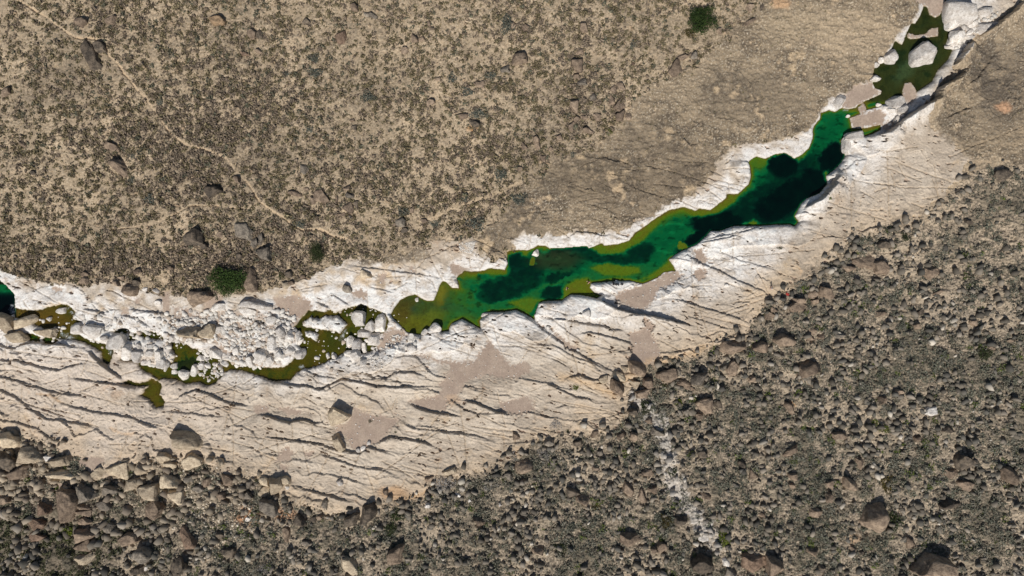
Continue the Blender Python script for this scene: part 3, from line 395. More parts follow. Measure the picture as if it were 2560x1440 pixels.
# ---------------------------------------------------------------- water colour by depth
ramp_d = [0, .3, .6, 1.0, 1.5, 2.1, 2.9, 4.0, 5.2, 7.0]
ramp_c = np.array([srgb(*c) for c in [(130,116,50),(114,118,28),(92,116,22),(54,100,28),(26,92,42),(6,88,46),(3,58,33),(2,35,23),(1,20,15),(1,10,9)]])
wcol = np.stack([np.interp(depth_m, ramp_d, ramp_c[:, i]) for i in range(3)], -1).astype(f32)
wfac = 1-np.exp(-depth_m/.42)
wcol = mix(wcol, mix(np.broadcast_to(srgb(46,50,26), U.shape+(3,)), srgb(26,32,18), sstep(-.1,.4,n1+n3)), upper*.92); wfac = np.maximum(wfac, upper*.85*(s_pool_j>1)); wcol = mix(wcol, srgb(70,92,58), upper*ell(2262,180,30,14,-50,.6)*.5)
small = (s_pool_j <= 0); wcol = mix(wcol, mix(np.broadcast_to(srgb(74,64,14), U.shape+(3,)), srgb(40,38,12), sstep(-.1,.4,n1+.6*n2)), small*.8*(depth_m < 1)); wcol = mix(wcol, srgb(72,66,22), tail*(s_pool_j>0)*sstep(-.1,.5,n1+n3)*.6); wcol = mix(wcol, srgb(20,22,10), small*sstep(.85, 1.2, depth_m)*(depth_m < 2)*.9)
wcol = mix(wcol, srgb(60,50,26), sstep(0, 1, ell(1390,650,60,22,0,.5))*.35)
wcol = mix(wcol, srgb(112,88,38), sstep(200, 60, U)*small*sstep(760, 775, V)*(depth_m < .8)*.6)
wd_ = fbm(U/20, V/11, 4, 91); wcol = wcol*(1-.55*sstep(.12, .42, wd_)*sstep(.7, 1.2, depth_m)*sstep(4.5, 3, depth_m))[..., None]; wcol = wcol*(1+.5*sstep(.1, .5, fbm(U/30, V/14, 3, 95))*sstep(1.2, 2, depth_m)*(depth_m < 5))[..., None]
tl = tail*(s_pool_j > 0)*edge
wcol = mix(wcol, mix(np.broadcast_to(srgb(58,72,32), U.shape+(3,)), srgb(40,62,40), sstep(-.2, .3, n3+.4*n1)), tl*.85)
for (a, c_, k_) in [((1000,785,26,34,10),(92,80,26),.8),((1045,812,44,22,-10),(100,100,20),.75),((1103,735,14,26,20),(112,108,30),.8),((1082,792,30,16,-15),(92,104,24),.6),((1020,760,34,14,-20),(74,72,24),.6),((1170,800,24,16,20),(70,98,24),.6),((1140,770,30,10,10),(44,82,40),.5)]: wcol = mix(wcol, srgb(*c_), ell(*a, soft=.5)*k_*(s_pool_j > 0))
for (a, c_, k_) in [((800,870,60,26,-15),(84,74,14),.5),((835,860,26,14,0),(56,62,18),.7),((770,905,40,14,-10),(78,66,14),.5),((900,775,50,14,8),(58,56,20),.6),((130,800,60,26,10),(104,78,28),.6),((500,920,40,20,0),(54,54,14),.5),((390,985,16,24,0),(94,84,22),.5)]: wcol = mix(wcol, srgb(*c_), ell(*a, soft=.6)*k_*(s_small > 0))
wcol = wcol*(1+.05*wn+.26*n2+.15*n1)[..., None]
FOAMS = [(172,841,15,5,6),(857,836,4,13,25),(166,768,8,4,-20),(31,774,6,8,20),(180,781,5,3,0),(2120,271,10,4,-30),(755,917,5,5,0),(278,880,3,8,0),(337,915,12,5,40)]
foam = np.zeros_like(h)
for a in FOAMS: foam = np.maximum(foam, ell(*a, soft=.6)*sstep(-.35, .3, n2+.4*wn))
wcol = mix(wcol, srgb(205,212,214), foam*.8); wfac = np.maximum(wfac, foam*.85)
# ---------------------------------------------------------------- materials
def new_mat(name):
    m = bpy.data.materials.new(name); m.use_nodes = True; nt = m.node_tree
    b = nt.nodes['Principled BSDF']; b.inputs['Roughness'].default_value = .92; b.inputs['Specular IOR Level'].default_value = .25
    return m, nt, b
def N(nt, typ, **kw):
    n = nt.nodes.new(typ)
    for k, v in kw.items(): setattr(n, k, v)
    return n
def pos_noise(nt, scale, detail=4, rough=.6):
    g = N(nt, 'ShaderNodeNewGeometry'); t = N(nt, 'ShaderNodeTexNoise'); t.inputs['Scale'].default_value = scale; t.inputs['Detail'].default_value = detail; t.inputs['Roughness'].default_value = rough
    nt.links.new(g.outputs['Position'], t.inputs['Vector']); return t
def ramp(nt, src, a, b, c0, c1):
    r = N(nt, 'ShaderNodeValToRGB'); r.color_ramp.elements[0].position = a; r.color_ramp.elements[1].position = b
    r.color_ramp.elements[0].color = (*c0, 1); r.color_ramp.elements[1].color = (*c1, 1); nt.links.new(src, r.inputs['Fac']); return r
def mul(nt, a, b, fac=1.0, mode='MULTIPLY'):
    m = N(nt, 'ShaderNodeMix', data_type='RGBA', blend_type=mode); m.inputs['Factor'].default_value = fac
    for s, i in ((a, 6), (b, 7)):
        if isinstance(s, tuple): m.inputs[i].default_value = (*s, 1)
        else: nt.links.new(s, m.inputs[i])
    return m.outputs[2]
def ground_mat():
    m, nt, b = new_mat('ground_rock'); a = N(nt, 'ShaderNodeAttribute', attribute_name='albedo')
    t = pos_noise(nt, 2.6, 6, .7); r = ramp(nt, t.outputs['Fac'], .3, .7, (.78,.78,.78), (1.12,1.12,1.12))
    nt.links.new(mul(nt, a.outputs['Color'], r.outputs['Color']), b.inputs['Base Color'])
    bp = N(nt, 'ShaderNodeBump'); bp.inputs['Strength'].default_value = .5; bp.inputs['Distance'].default_value = .12
    t2 = pos_noise(nt, 4.5, 5, .7); nt.links.new(t2.outputs['Fac'], bp.inputs['Height']); nt.links.new(bp.outputs['Normal'], b.inputs['Normal'])
    return m
def rock_mat(name, dark, light, patch, lo=.42, hi=.6):
    m, nt, b = new_mat(name); t = pos_noise(nt, .9, 6, .65); r = ramp(nt, t.outputs['Fac'], lo, hi, tuple(dark), tuple(light))
    t3 = pos_noise(nt, 2.2, 5, .7); p = ramp(nt, t3.outputs['Fac'], .58, .68, (0,0,0), (1,1,1)); mx = N(nt, 'ShaderNodeMix', data_type='RGBA'); mx.inputs[7].default_value = (*patch, 1)
    f = N(nt, 'ShaderNodeMath', operation='MULTIPLY'); f.inputs[1].default_value = .75; nt.links.new(p.outputs['Color'], f.inputs[0]); nt.links.new(f.outputs[0], mx.inputs['Factor']); nt.links.new(r.outputs['Color'], mx.inputs[6])
    t4 = pos_noise(nt, 2.6, 6, .8); sp = ramp(nt, t4.outputs['Fac'], .36, .52, (.64,.62,.60), (1.06,1.06,1.06))
    oi = N(nt, 'ShaderNodeObjectInfo'); rr = ramp(nt, oi.outputs['Random'], 0, 1, (.74,.72,.70), (1.18,1.16,1.12))
    nt.links.new(mul(nt, mul(nt, mx.outputs[2], sp.outputs['Color']), rr.outputs['Color']), b.inputs['Base Color'])
    bp = N(nt, 'ShaderNodeBump'); bp.inputs['Strength'].default_value = 1.0; bp.inputs['Distance'].default_value = .3; t2 = pos_noise(nt, 1.3, 7, .75); nt.links.new(t2.outputs['Fac'], bp.inputs['Height']); nt.links.new(bp.outputs['Normal'], b.inputs['Normal'])
    return m
def attr_mat(name, rough=.95, transl=0):
    m, nt, b = new_mat(name); a = N(nt, 'ShaderNodeAttribute', attribute_name='tone'); nt.links.new(a.outputs['Color'], b.inputs['Base Color']); b.inputs['Roughness'].default_value = rough
    return m
def flat_mat(name, c, rough=.8):
    m, nt, b = new_mat(name); t = pos_noise(nt, 9, 3, .6); r = ramp(nt, t.outputs['Fac'], .3, .7, tuple(x*.8 for x in c), tuple(min(1, x*1.15) for x in c)); nt.links.new(r.outputs['Color'], b.inputs['Base Color']); b.inputs['Roughness'].default_value = rough; return m
def leaf_mat(name, dark, light):
    m, nt, b = new_mat(name); t = pos_noise(nt, 1.6, 4, .7); r = ramp(nt, t.outputs['Fac'], .35, .65, tuple(dark), tuple(light)); oi = N(nt, 'ShaderNodeObjectInfo'); rr = ramp(nt, oi.outputs['Random'], 0, 1, (.8,.8,.8), (1.15,1.15,1.15))
    nt.links.new(mul(nt, r.outputs['Color'], rr.outputs['Color']), b.inputs['Base Color']); return m
def water_mat():
    m = bpy.data.materials.new('pool_water'); m.use_nodes = True; nt = m.node_tree; nt.nodes.clear()
    out = N(nt, 'ShaderNodeOutputMaterial'); a = N(nt, 'ShaderNodeAttribute', attribute_name='wcol'); f = N(nt, 'ShaderNodeAttribute', attribute_name='wfac')
    tp = N(nt, 'ShaderNodeBsdfTransparent'); tp.inputs['Color'].default_value = (.93, .95, .80, 1); df = N(nt, 'ShaderNodeBsdfDiffuse'); nt.links.new(a.outputs['Color'], df.inputs['Color'])
    mx = N(nt, 'ShaderNodeMixShader'); nt.links.new(f.outputs['Fac'], mx.inputs[0]); nt.links.new(tp.outputs[0], mx.inputs[1]); nt.links.new(df.outputs[0], mx.inputs[2])
    gl = N(nt, 'ShaderNodeBsdfGlossy'); gl.inputs['Roughness'].default_value = .08; t = pos_noise(nt, 3.2, 3, .5); bp = N(nt, 'ShaderNodeBump'); bp.inputs['Strength'].default_value = .25; bp.inputs['Distance'].default_value = .08
    nt.links.new(t.outputs['Fac'], bp.inputs['Height']); nt.links.new(bp.outputs['Normal'], gl.inputs['Normal']); fr = N(nt, 'ShaderNodeFresnel'); fr.inputs['IOR'].default_value = 1.33
    m2 = N(nt, 'ShaderNodeMixShader'); nt.links.new(fr.outputs[0], m2.inputs[0]); nt.links.new(mx.outputs[0], m2.inputs[1]); nt.links.new(gl.outputs[0], m2.inputs[2]); nt.links.new(m2.outputs[0], out.inputs[0]); return m
# ---------------------------------------------------------------- meshes from arrays
def mesh_from(name, verts, faces, mat, smooth=False, attrs=None):
    verts = np.ascontiguousarray(verts, f32); faces = np.ascontiguousarray(faces, np.int32); k = faces.shape[1]
    me = bpy.data.meshes.new(name); me.vertices.add(len(verts)); me.vertices.foreach_set('co', verts.ravel()); me.loops.add(faces.size); me.loops.foreach_set('vertex_index', faces.ravel())
    me.polygons.add(len(faces)); me.polygons.foreach_set('loop_start', np.arange(0, faces.size, k, dtype=np.int32)); 
    if smooth: me.polygons.foreach_set('use_smooth', np.ones(len(faces), bool))
    me.update(calc_edges=True)
    for nm, arr in (attrs or {}).items():
        if arr.ndim == 2:
            at = me.attributes.new(nm, 'FLOAT_COLOR', 'POINT'); a4 = np.ones((len(verts), 4), f32); a4[:, :3] = arr; at.data.foreach_set('color', a4.ravel())
        else:
            at = me.attributes.new(nm, 'FLOAT', 'POINT'); at.data.foreach_set('value', np.ascontiguousarray(arr, f32))
    if mat: me.materials.append(mat)
    return me
def link(name, me, parent=None):
    o = bpy.data.objects.new(name, me); C.objects.link(o)
    if parent: o.parent = parent
    return o
def tag(o, label=None, cat=None, group=None, kind=None):
    if label: o['label'] = label
    if cat: o['category'] = cat
    if group: o['group'] = group
    if kind: o['kind'] = kind
    return o
k = M*(1-HB/H_CAM); GX = ((U-CU)*k).astype(f32); GY = ((CV-V)*k).astype(f32)
GV = np.stack([GX, GY, Z], -1).reshape(-1, 3); ALB = alb.reshape(-1, 3)
idx = np.arange(NU*NV, dtype=np.int32).reshape(NV, NU)
quads = np.stack([idx[1:, :-1], idx[1:, 1:], idx[:-1, 1:], idx[:-1, :-1]], -1)
def sub_mesh(name, mask, mat, attrs, verts=GV, smooth=True):
    q = quads[mask]; used, inv = np.unique(q, return_inverse=True)
    return mesh_from(name, verts[used], inv.reshape(-1, 4), mat, smooth, {n: a[used] for n, a in attrs.items()})
def cell(a): return a[:-1, :-1]
zone = np.zeros((NV-1, NU-1), np.int8)
zone[(cell(m_bed) > .5) | (cell(m_gn) > .6) | (cell(m_ge)*(1-cell(m_scree)) > .6) | (cell(s_water) > 0)] = 1
zone[(cell(m_scree) > .5) & (zone == 0)] = 2
zone[(cell(m_sand) > .5) & (cell(s_water) <= 0)] = 3
zone[(cell(m_path) > .5) & (zone != 1)] = 4
gm = ground_mat()
for z, nm, lb in ((0, 'ground', 'sandy tan hillside dotted with low dry scrub above the river'), (1, 'bedrock', 'pale bedded limestone shelves along the river and weathered grey rock beside them'), (2, 'talus_slope', 'rubble covered grey brown slope on the south side of the river'), (3, 'sand', 'smooth pinkish gravel lying in hollows of the limestone'), (4, 'path', 'narrow pale footpath worn across the scrubby hillside')):
    tag(link(nm, sub_mesh(nm, zone == z, gm, {'albedo': ALB})), lb, nm.replace('_', ' '), kind='structure')
wet_cell = np.zeros((NV-1, NU-1), bool); near = s_water > -3.5
wet_cell = near[:-1, :-1] | near[1:, :-1] | near[:-1, 1:] | near[1:, 1:]
wet_cell &= (U[:-1, :-1] > -69) & (V[:-1, :-1] > -69)
WVv = np.stack([GX, GY, np.zeros_like(GX)], -1).reshape(-1, 3)
tag(link('water', sub_mesh('water', wet_cell, water_mat(), {'wcol': wcol.reshape(-1, 3), 'wfac': wfac.reshape(-1)}, WVv)), 'deep emerald river pools with yellow green shallows between white rock banks', 'water', kind='structure')
def ground_z(u, v):
    i = np.clip(np.searchsorted(US, u)-1, 0, NU-2); j = np.clip(np.searchsorted(VS, v)-1, 0, NV-2)
    f = (u-US[i])/(US[i+1]-US[i]); g = (v-VS[j])/(VS[j+1]-VS[j])
    return (Z[j, i]*(1-f)+Z[j, i+1]*f)*(1-g)+(Z[j+1, i]*(1-f)+Z[j+1, i+1]*f)*g
def near_val(a, u, v): return a[np.clip(np.searchsorted(VS, v), 0, NV-1), np.clip(np.searchsorted(US, u), 0, NU-1)]
def hb_real(u, v): return near_val(HB, u, v)
def place(u, v, h=0.0):          # survey point -> ground point, allowing for the height h at which it was seen
    hb = hb_real(u, v); k = M*(1-(hb+h)/H_CAM); x = (u-CU)*k; y = (CV-v)*k
    return x, y, ground_z(np.asarray(u, f32)*1.0, np.asarray(v, f32)*1.0)
# ---------------------------------------------------------------- stones
def ico(n):
    bm = bmesh.new(); bmesh.ops.create_icosphere(bm, subdivisions=n, radius=1); v = np.array([x.co[:] for x in bm.verts], f32); f = np.array([[y.index for y in x.verts] for x in bm.faces], np.int32); bm.free(); return v, f
ICO = {n: ico(n) for n in (1, 2, 3, 4)}
def stone(seed, n, cuts, lo, hi, rough, box=.5):
    r = np.random.default_rng(seed); v = ICO[n][0].copy(); v = np.sign(v)*np.abs(v)**f32(box); v = v/np.abs(v).max(0)
    an = r.uniform(0, 6.28); c, s_ = math.cos(an), math.sin(an)
    for i in range(cuts):
        d = r.normal(size=3); d[2] = abs(d[2])*.7
        if i == 0: d = np.array([r.normal()*.22, r.normal()*.22, 1.0])
        elif i < 5: a = an+i*1.57+r.normal()*.45; d = np.array([math.cos(a), math.sin(a), r.uniform(.05, .7)])
        d = (d/np.linalg.norm(d)).astype(f32); q = v@d; k = q.max()*r.uniform(lo, hi); v -= np.where(q > k, q-k, 0)[:, None]*d*f32(.985)
    nn = v/np.maximum(np.linalg.norm(v, axis=1, keepdims=True), 1e-5)
    if rough > 0:
        v += nn*(noise(v[:, 0]*2.3+v[:, 2]*1.7, v[:, 1]*2.3-v[:, 2]*1.3, seed)*rough + noise(v[:, 0]*6+v[:, 2]*5, v[:, 1]*6-v[:, 2]*4, seed+3)*rough*.5 + np.round(v[:, 2]*5+noise(v[:, 0]*2, v[:, 1]*2, seed+5))*rough*.12)[:, None]
    mn, mx = v[:, :2].min(0), v[:, :2].max(0); v[:, :2] = (v[:, :2]-(mn+mx)/2)/((mx-mn)/2); v[:, 2] = v[:, 2]/v[:, 2].max()
    v[:, 2] = np.maximum(v[:, 2], -.7); return v.astype(f32)
MATS = {'w': rock_mat('white_limestone', srgb(210,203,194), srgb(238,233,226), srgb(196,182,164)), 'b': rock_mat('buff_limestone', srgb(176,160,138), srgb(210,194,168), srgb(150,134,114)), 'g': rock_mat('grey_stone', srgb(112,105,96), srgb(154,144,130), srgb(170,160,144)),
 'd': rock_mat('brown_stone', srgb(122,107,93), srgb(164,145,125), srgb(168,148,126)), 'k': rock_mat('dark_stone', srgb(84,77,69), srgb(124,112,98), srgb(136,122,104)), 't': rock_mat('tan_stone', srgb(132,112,90), srgb(176,150,120), srgb(110,96,80)), 'r': rock_mat('reddish_stone', srgb(112,94,80), srgb(148,126,108), srgb(176,148,124))}
_stones = {}
def stone_mesh(tone, var):
    if (tone, var) not in _stones:
        rounded = tone == 'w'
        v = stone(100+var*7+(50 if rounded else 0), 4, 11 if rounded else 9, .62 if rounded else .52, .90 if rounded else .84, .045 if rounded else .075, .62 if rounded else .5)
        _stones[tone, var] = mesh_from('stone', v, ICO[4][1], MATS[tone], smooth=True)
    return _stones[tone, var]
NAME = {'w': 'white_boulder', 'b': 'buff_boulder', 'g': 'grey_boulder', 'd': 'brown_boulder', 'k': 'dark_boulder', 't': 'tan_boulder', 'r': 'reddish_boulder'}
TONEW = {'w': 'white', 'b': 'buff', 'g': 'grey', 'd': 'brown', 'k': 'dark', 't': 'tan', 'r': 'reddish'}
MARKS = [("the round green tree beside the white rocks",565,702),("the green tree near the top edge",1752,50),("the dark green thicket above the white rocks",790,635),("the round white boulder in the upper pool",2317,134),("the boulder at the foot of the sand chute",1597,925),
 ("the huge dark boulder over the riverbed",480,592),("the striped boulder west of the footpath",298,415),("the long dark outcrop by the footpath",225,140),("the two swimmers",1450,712),("the shallow green side pool",800,870),("the deep black pool",1960,470),("the curved sand patch",1140,960),("the reddish sand basin",920,1075),
 ("the big buff boulder with a long shadow",468,1107),("the flat pale block in the bottom corner",295,1178),("the tan boulder with cracks on the cobbles",472,832),("the bright green bush in the scree",1810,1350),("the green bush below the joined boulders",1617,1017),("the dark green bush on the east slope",2460,885),
 ("the biggest boulder at the bottom edge",2332,1417),("the boulder with a white patch",2190,1292),("the pale boulder alone in the scree",2327,1027),("the big flat boulder on the pale ledge",2165,655),("the broad brown boulder on the east scree",2022,920),("the white gully",1680,1180),("the square boulder with a black shadow",1580,1350),
 ("the tall dark boulder on the lower ledge",922,1285),("the tan slab at the bottom edge",872,1415),("the grey rounded boulder under the slab",672,1270),("the cracked cliff line on the hill",1450,205),("the joined square blocks on the hill",1560,290),("the smooth grey slab on the hill",1690,172),("the upright block cluster by the path",870,520),("the pair of dark blocks above the pool",1000,555),
 ("the silver bush on the lower ledge",1110,1212),("the sunlit block at the top of the slope",543,51),("the wedge shaped boulder beside the tree",497,740),("the black left pool",15,745),("the rough boulder half in the brown stream",60,807),("the upper gravel bar",2165,300),("the tilted white slab by the narrow channel",2095,255),("the great white block in the top corner",2402,27)]
def relation(u, v, lu, lv):
    d = math.hypot(u-lu, v-lv); a = math.degrees(math.atan2(lv-v, u-lu)) % 360
    w = ['right of', 'up and right of', 'above', 'up and left of', 'left of', 'down and left of', 'below', 'down and right of'][int((a+22.5)//45) % 8]
    return d, ('' if 75 <= d < 190 else 'just ' if d < 75 else 'far ') + w
_used = set()
def say(what, u, v, own=None):
    ms = sorted(MARKS, key=lambda m: math.hypot(u-m[1], v-m[2]))
    ms = [m for m in ms if math.hypot(u-m[1], v-m[2]) > 22]
    for q in ms[:4]:
        d, w = relation(u, v, q[1], q[2]); s = f'{what} {w} {q[0]}'
        if s not in _used and len(s.split()) <= 16: _used.add(s); return s
    for a in ('second ', 'third ', 'fourth ', 'fifth ', 'sixth ', 'seventh ', 'eighth ', 'ninth '):
        for q in ms[:3]:
            d, w = relation(u, v, q[1], q[2]); s = f'{a}{what} {w} {q[0]}'
            if s not in _used and len(s.split()) <= 16: _used.add(s); return s
    return what
def is_mark(u, v):
    for m in MARKS:
        if math.hypot(u-m[1], v-m[2]) < 12: return m[0]
FIXED = {(225,140): 'long dark boulder outcrop beside the bend of the pale footpath', (543,51): 'sunlit tan square block standing alone high on the slope', (298,415): 'big brown boulder with a pale streak west of the footpath', (480,592): 'huge dark angular boulder with black shaded face over the riverbed', (497,740): 'wedge shaped brown boulder lying on the white rocks beside the tree',
 (1597,925): 'big brown boulder casting a shadow on the sand chute', (2317,134): 'largest round white boulder standing in the dark upper pool', (2402,27): 'great white block filling the top corner of the riverbed', (468,1107): 'biggest buff boulder throwing a long square shadow on the slab', (295,1178): 'flat rectangular pale block lying among the corner boulders', (472,832): 'beige boulder with a crossed crack among the white cobbles',
 (2332,1417): 'biggest brown boulder with pale ridges at the bottom edge', (2190,1292): 'brown boulder with a white lichen patch on the east scree', (2327,1027): 'pale white boulder lying alone in the dark scree', (2165,655): 'big flat brown boulder at the edge of the pale ledge', (2022,920): 'broad brown boulder with a shaded west face on the scree', (1580,1350): 'square brown boulder with a black shadow behind it in the scree',
 (922,1285): 'tall dark boulder standing on the lower limestone ledge', (872,1415): 'yellowish tan slab tilted among dark rubble at the bottom edge', (672,1270): 'smooth grey rounded boulder under the limestone slab', (1690,172): 'smooth grey brown slab tilted on the upper hill', (1552,291): 'square brown block jointed to a narrower one on the hill', (870,520): 'split grey block in the upright cluster above the footpath', (1000,555): 'larger of the two dark blocks on the rim above the pool',
 (60,807): 'rough beige boulder half shaded in the brown stream', (2095,255): 'tilted white slab beside the narrow channel of the upper pool', (1765,1017): 'cube shaped brown boulder with a black hole in its side', (1747,947): 'ribbed pale grey boulder among brown ones under the ledge', (847,1042): 'faceted buff boulder on the rim of the reddish sand basin', (847,1107): 'long ribbed boulder leaning at the west side of the sand basin'}
_cnt = 0
areas = {t: sorted(b[2]*b[3] for b in BOULDERS if b[5] == t) for t in NAME}
for (u, v, w, d, rot, t) in sorted(BOULDERS, key=lambda b: -b[2]*b[3]):
    rr = random.Random(int(u*13+v*7)); hgt = M*min(w, d)*rr.uniform(.46, .62)*(1.0 if t != 'w' else .9)
    if t in 'dkgb' and max(w, d) > 42: hgt *= 1.12
    if t in 'dkg' and v > 840 and u > 1400: hgt *= 1.15
    if t in 'dkgtr' and v < 690 and u < 2000: hgt *= .88
    flat = (int(u), int(v)) in {(805,493), (852,97), (225,140), (1690,172), (2165,655), (295,1178), (605,578)}
    if flat: hgt *= .5
    x, y, z = place(u, v, hgt*.5); o = link(NAME[t], stone_mesh(t, _cnt % 20)); _cnt += 1
    o.location = (x, y, z + hgt*.03 if t != 'w' else z+hgt*.06); flip = rr.choice((0, 180)); o.rotation_euler = (rr.uniform(-.1, .1), rr.uniform(-.1, .1), -R(rot)+R(flip))
    o.scale = (w*M*.53, d*M*.53, hgt)
    if s_water[min(np.searchsorted(VS, v), NV-1), min(np.searchsorted(US, u), NU-1)] > 0: o.location.z = max(o.location.z, hgt*.05); o.scale[2] = hgt*1.15
    fx = FIXED.get((int(u), int(v)))
    if fx: lab = fx; _used.add(fx)
    else:
        rk = np.searchsorted(areas[t], w*d)/max(1, len(areas[t])); size = 'tiny' if w*d < 200 else 'small' if w*d < 420 else 'medium' if w*d < 900 else 'large' if w*d < 2000 else 'huge'
        asp = max(w, d)/min(w, d); shape = 'long' if asp > 1.75 else ('oblong' if asp > 1.3 else ('round' if t == 'w' else 'blocky'))
        lab = say(f'{size} {shape} {TONEW[t]} boulder', u, v)
    tag(o, lab, 'boulder', {'w': 'white boulders in the riverbed', 'b': 'buff limestone boulders below the slabs'}.get(t, 'dark boulders fallen on the slopes'))
# ---------------------------------------------------------------- loose stone masses
def merge(templates, faces, pos, scale, rotz, tone, tilt=.35, pick=None):
    n = len(pos); T = np.stack(templates); k = rng.integers(0, len(T), n) if pick is None else pick; v = T[k]*scale[:, None, :]
    ax = rng.uniform(-tilt, tilt, n).astype(f32); c, s = np.cos(ax)[:, None], np.sin(ax)[:, None]; y, z = v[..., 1]*c-v[..., 2]*s, v[..., 1]*s+v[..., 2]*c; x = v[..., 0]
    c, s = np.cos(rotz)[:, None], np.sin(rotz)[:, None]; v = np.stack([x*c-y*s, x*s+y*c, z], -1)+pos[:, None, :]
    m = v.shape[1]; f = (faces[None]+(np.arange(n)*m)[:, None, None]).reshape(-1, faces.shape[1]); return v.reshape(-1, 3), f, np.repeat(tone, m, 0)
small_r = [stone(700+i, 1, 7, .6, .88, .03, .5) for i in range(14)]; small_w = [stone(760+i, 2, 7, .7, .92, .03, .65) for i in range(12)]
def scatter(n, u0, u1, v0, v1, dens, power=1):
    out = []
    while sum(map(len, out)) < n:
        u = rng.uniform(u0, u1, n*2).astype(f32); v = rng.uniform(v0, v1, n*2).astype(f32); keep = rng.random(n*2) < dens(u, v); out.append(np.stack([u[keep], v[keep]], 1))
    return np.concatenate(out)[:n]
BX = np.array([(b[0], b[1], b[2], b[3]) for b in BOULDERS], f32)
def clear_of(P, pad=1.0):
    ok = np.ones(len(P), bool)
    for (u, v, w, d) in BX: ok &= (((P[:, 0]-u)/(w*.5*pad))**2+((P[:, 1]-v)/(d*.5*pad))**2) > 1
    return P[ok]
def nv(a, u, v): return near_val(a, u, v)
nS = fbm(CUg/60, CVg/60, 3, 77); nT = fbm(CUg/24, CVg/24, 3, 79); nB = fbm(CUg/140, CVg/140, 3, 83)
# rubble on the talus slope
def d_rub(u, v):
    ms = np.maximum(nv(m_scree, u, v), .55*sstep(-42, 0, at_c(c_scree, u, v)+30*at_c(nT, u, v)))*(nv(s_water, u, v) < -4); a = at_c(nT, u, v)+.6*at_c(nS, u, v); thin = 1-.72*sstep(820, 470, v)*sstep(2080, 2300, u); g = nv(m_gully, u, v)
    edge = sstep(70, 0, at_c(c_scree, u, v)); return ms*np.clip(.38+a*1.1+1.1*at_c(nB, u, v)+.5*edge, .05, 1)*thin*(1-.2*g)
P = clear_of(scatter(13500, -60, 2620, 380, 1500, d_rub)); n = len(P); r = (1.3+7.5*rng.random(n)**4.2).astype(f32)
r *= (1+.35*sstep(700, 300, P[:, 0])*sstep(1130, 1180, P[:, 1])).astype(f32)
hh = r*M*rng.uniform(.8, 1.7, n).astype(f32); x, y, z = place(P[:, 0], P[:, 1], hh*.4); asp = rng.uniform(.7, 1.45, n).astype(f32)
q = rng.random(n)[:, None]; tone = np.where(q < .5, srgb(116,108,96), np.where(q < .72, srgb(96,92,84), np.where(q < .95, srgb(140,130,116), srgb(188,178,162))))
lf = (sstep(760, 560, P[:, 0])*sstep(1380, 1220, P[:, 1]))[:, None]; tone = tone*(1-lf)+lf*np.where(q < .7, srgb(160,146,126), srgb(120,108,94)); gl = nv(m_gully, P[:, 0], P[:, 1])[:, None]; tone = tone*(1-gl*.6)+srgb(196,188,178)*gl*.6
tone = (tone*rng.uniform(.62, 1.3, (n, 1))).astype(f32)
vv, ff, tt = merge(small_r, ICO[1][1], np.stack([x, y, z+hh*.15], 1), np.stack([r*M*asp, r*M/asp, hh], 1), rng.uniform(0, 6.28, n), tone)
tag(link('rubble', mesh_from('rubble', vv, ff, attr_mat('rubble_stone'), False, {'tone': tt})), 'broken grey brown stones covering the south slope', 'rubble', kind='stuff')
# stones on the north hillside
def d_hs(u, v): return (1-nv(m_rock, u, v))*(1-nv(m_scree, u, v))*(1-nv(m_path, u, v))*np.clip(.25+at_c(nS, u, v)*1.3+.5*sstep(560, 680, v), .03, 1)
P = clear_of(scatter(2600, -60, 1900, -60, 760, d_hs)); n = len(P); r = (1.4+3.4*rng.random(n)**3).astype(f32); hh = r*M*.8; x, y, z = place(P[:, 0], P[:, 1])
tone = (np.where(rng.random(n)[:, None] < .7, srgb(118,104,88), srgb(164,142,116))*rng.uniform(.75, 1.2, (n, 1))).astype(f32)
vv, ff, tt = merge(small_r, ICO[1][1], np.stack([x, y, z], 1), np.stack([r*M*1.1, r*M*.9, hh], 1), rng.uniform(0, 6.28, n), tone)
tag(link('rubble', mesh_from('hill_stones', vv, ff, bpy.data.materials['rubble_stone'], False, {'tone': tt})), 'scattered small brown stones lying between the shrubs on the north hillside', 'rubble', kind='stuff')
# white cobbles in the riverbed
COB = [(425,800),(450,775),(500,785),(540,762),(600,790),(660,785),(700,770),(735,790),(742,830),(720,880),(690,915),(640,920),(590,915),(560,880),(545,850),(500,860),(450,860),(425,845)]
COB7 = [(250,800),(420,780),(470,850),(420,930),(330,905),(270,860)]; COB8 = [(760,770),(1000,770),(1060,850),(930,930),(760,940)]; COB9 = [(100,780),(260,790),(300,900),(200,860),(100,850)]; COB2 = [(490,870),(555,880),(560,940),(520,955),(490,930)]; COB3 = [(1000,835),(950,850),(920,900),(945,930),(985,890),(1025,840)]; COB4 = [(410,1175),(560,1185),(640,1230),(640,1330),(520,1380),(440,1340),(400,1250)]; COB5 = [(2370,100),(2440,50),(2500,30),(2440,90),(2390,130)]; COB6 = [(1148,608),(1190,604),(1180,635),(1150,628)]
cpolys = [(COB, 1150, 1.3, 6.5), (COB7, 190, 1.4, 7.0), (COB8, 130, 1.3, 6.0), (COB9, 40, 1.5, 6), (COB2, 110, 1.6, 5.5), (COB3, 110, 1.2, 3.2), (COB5, 70, 2, 6), (COB6, 330, .9, 1.7)]
Ps, Rs = [], []
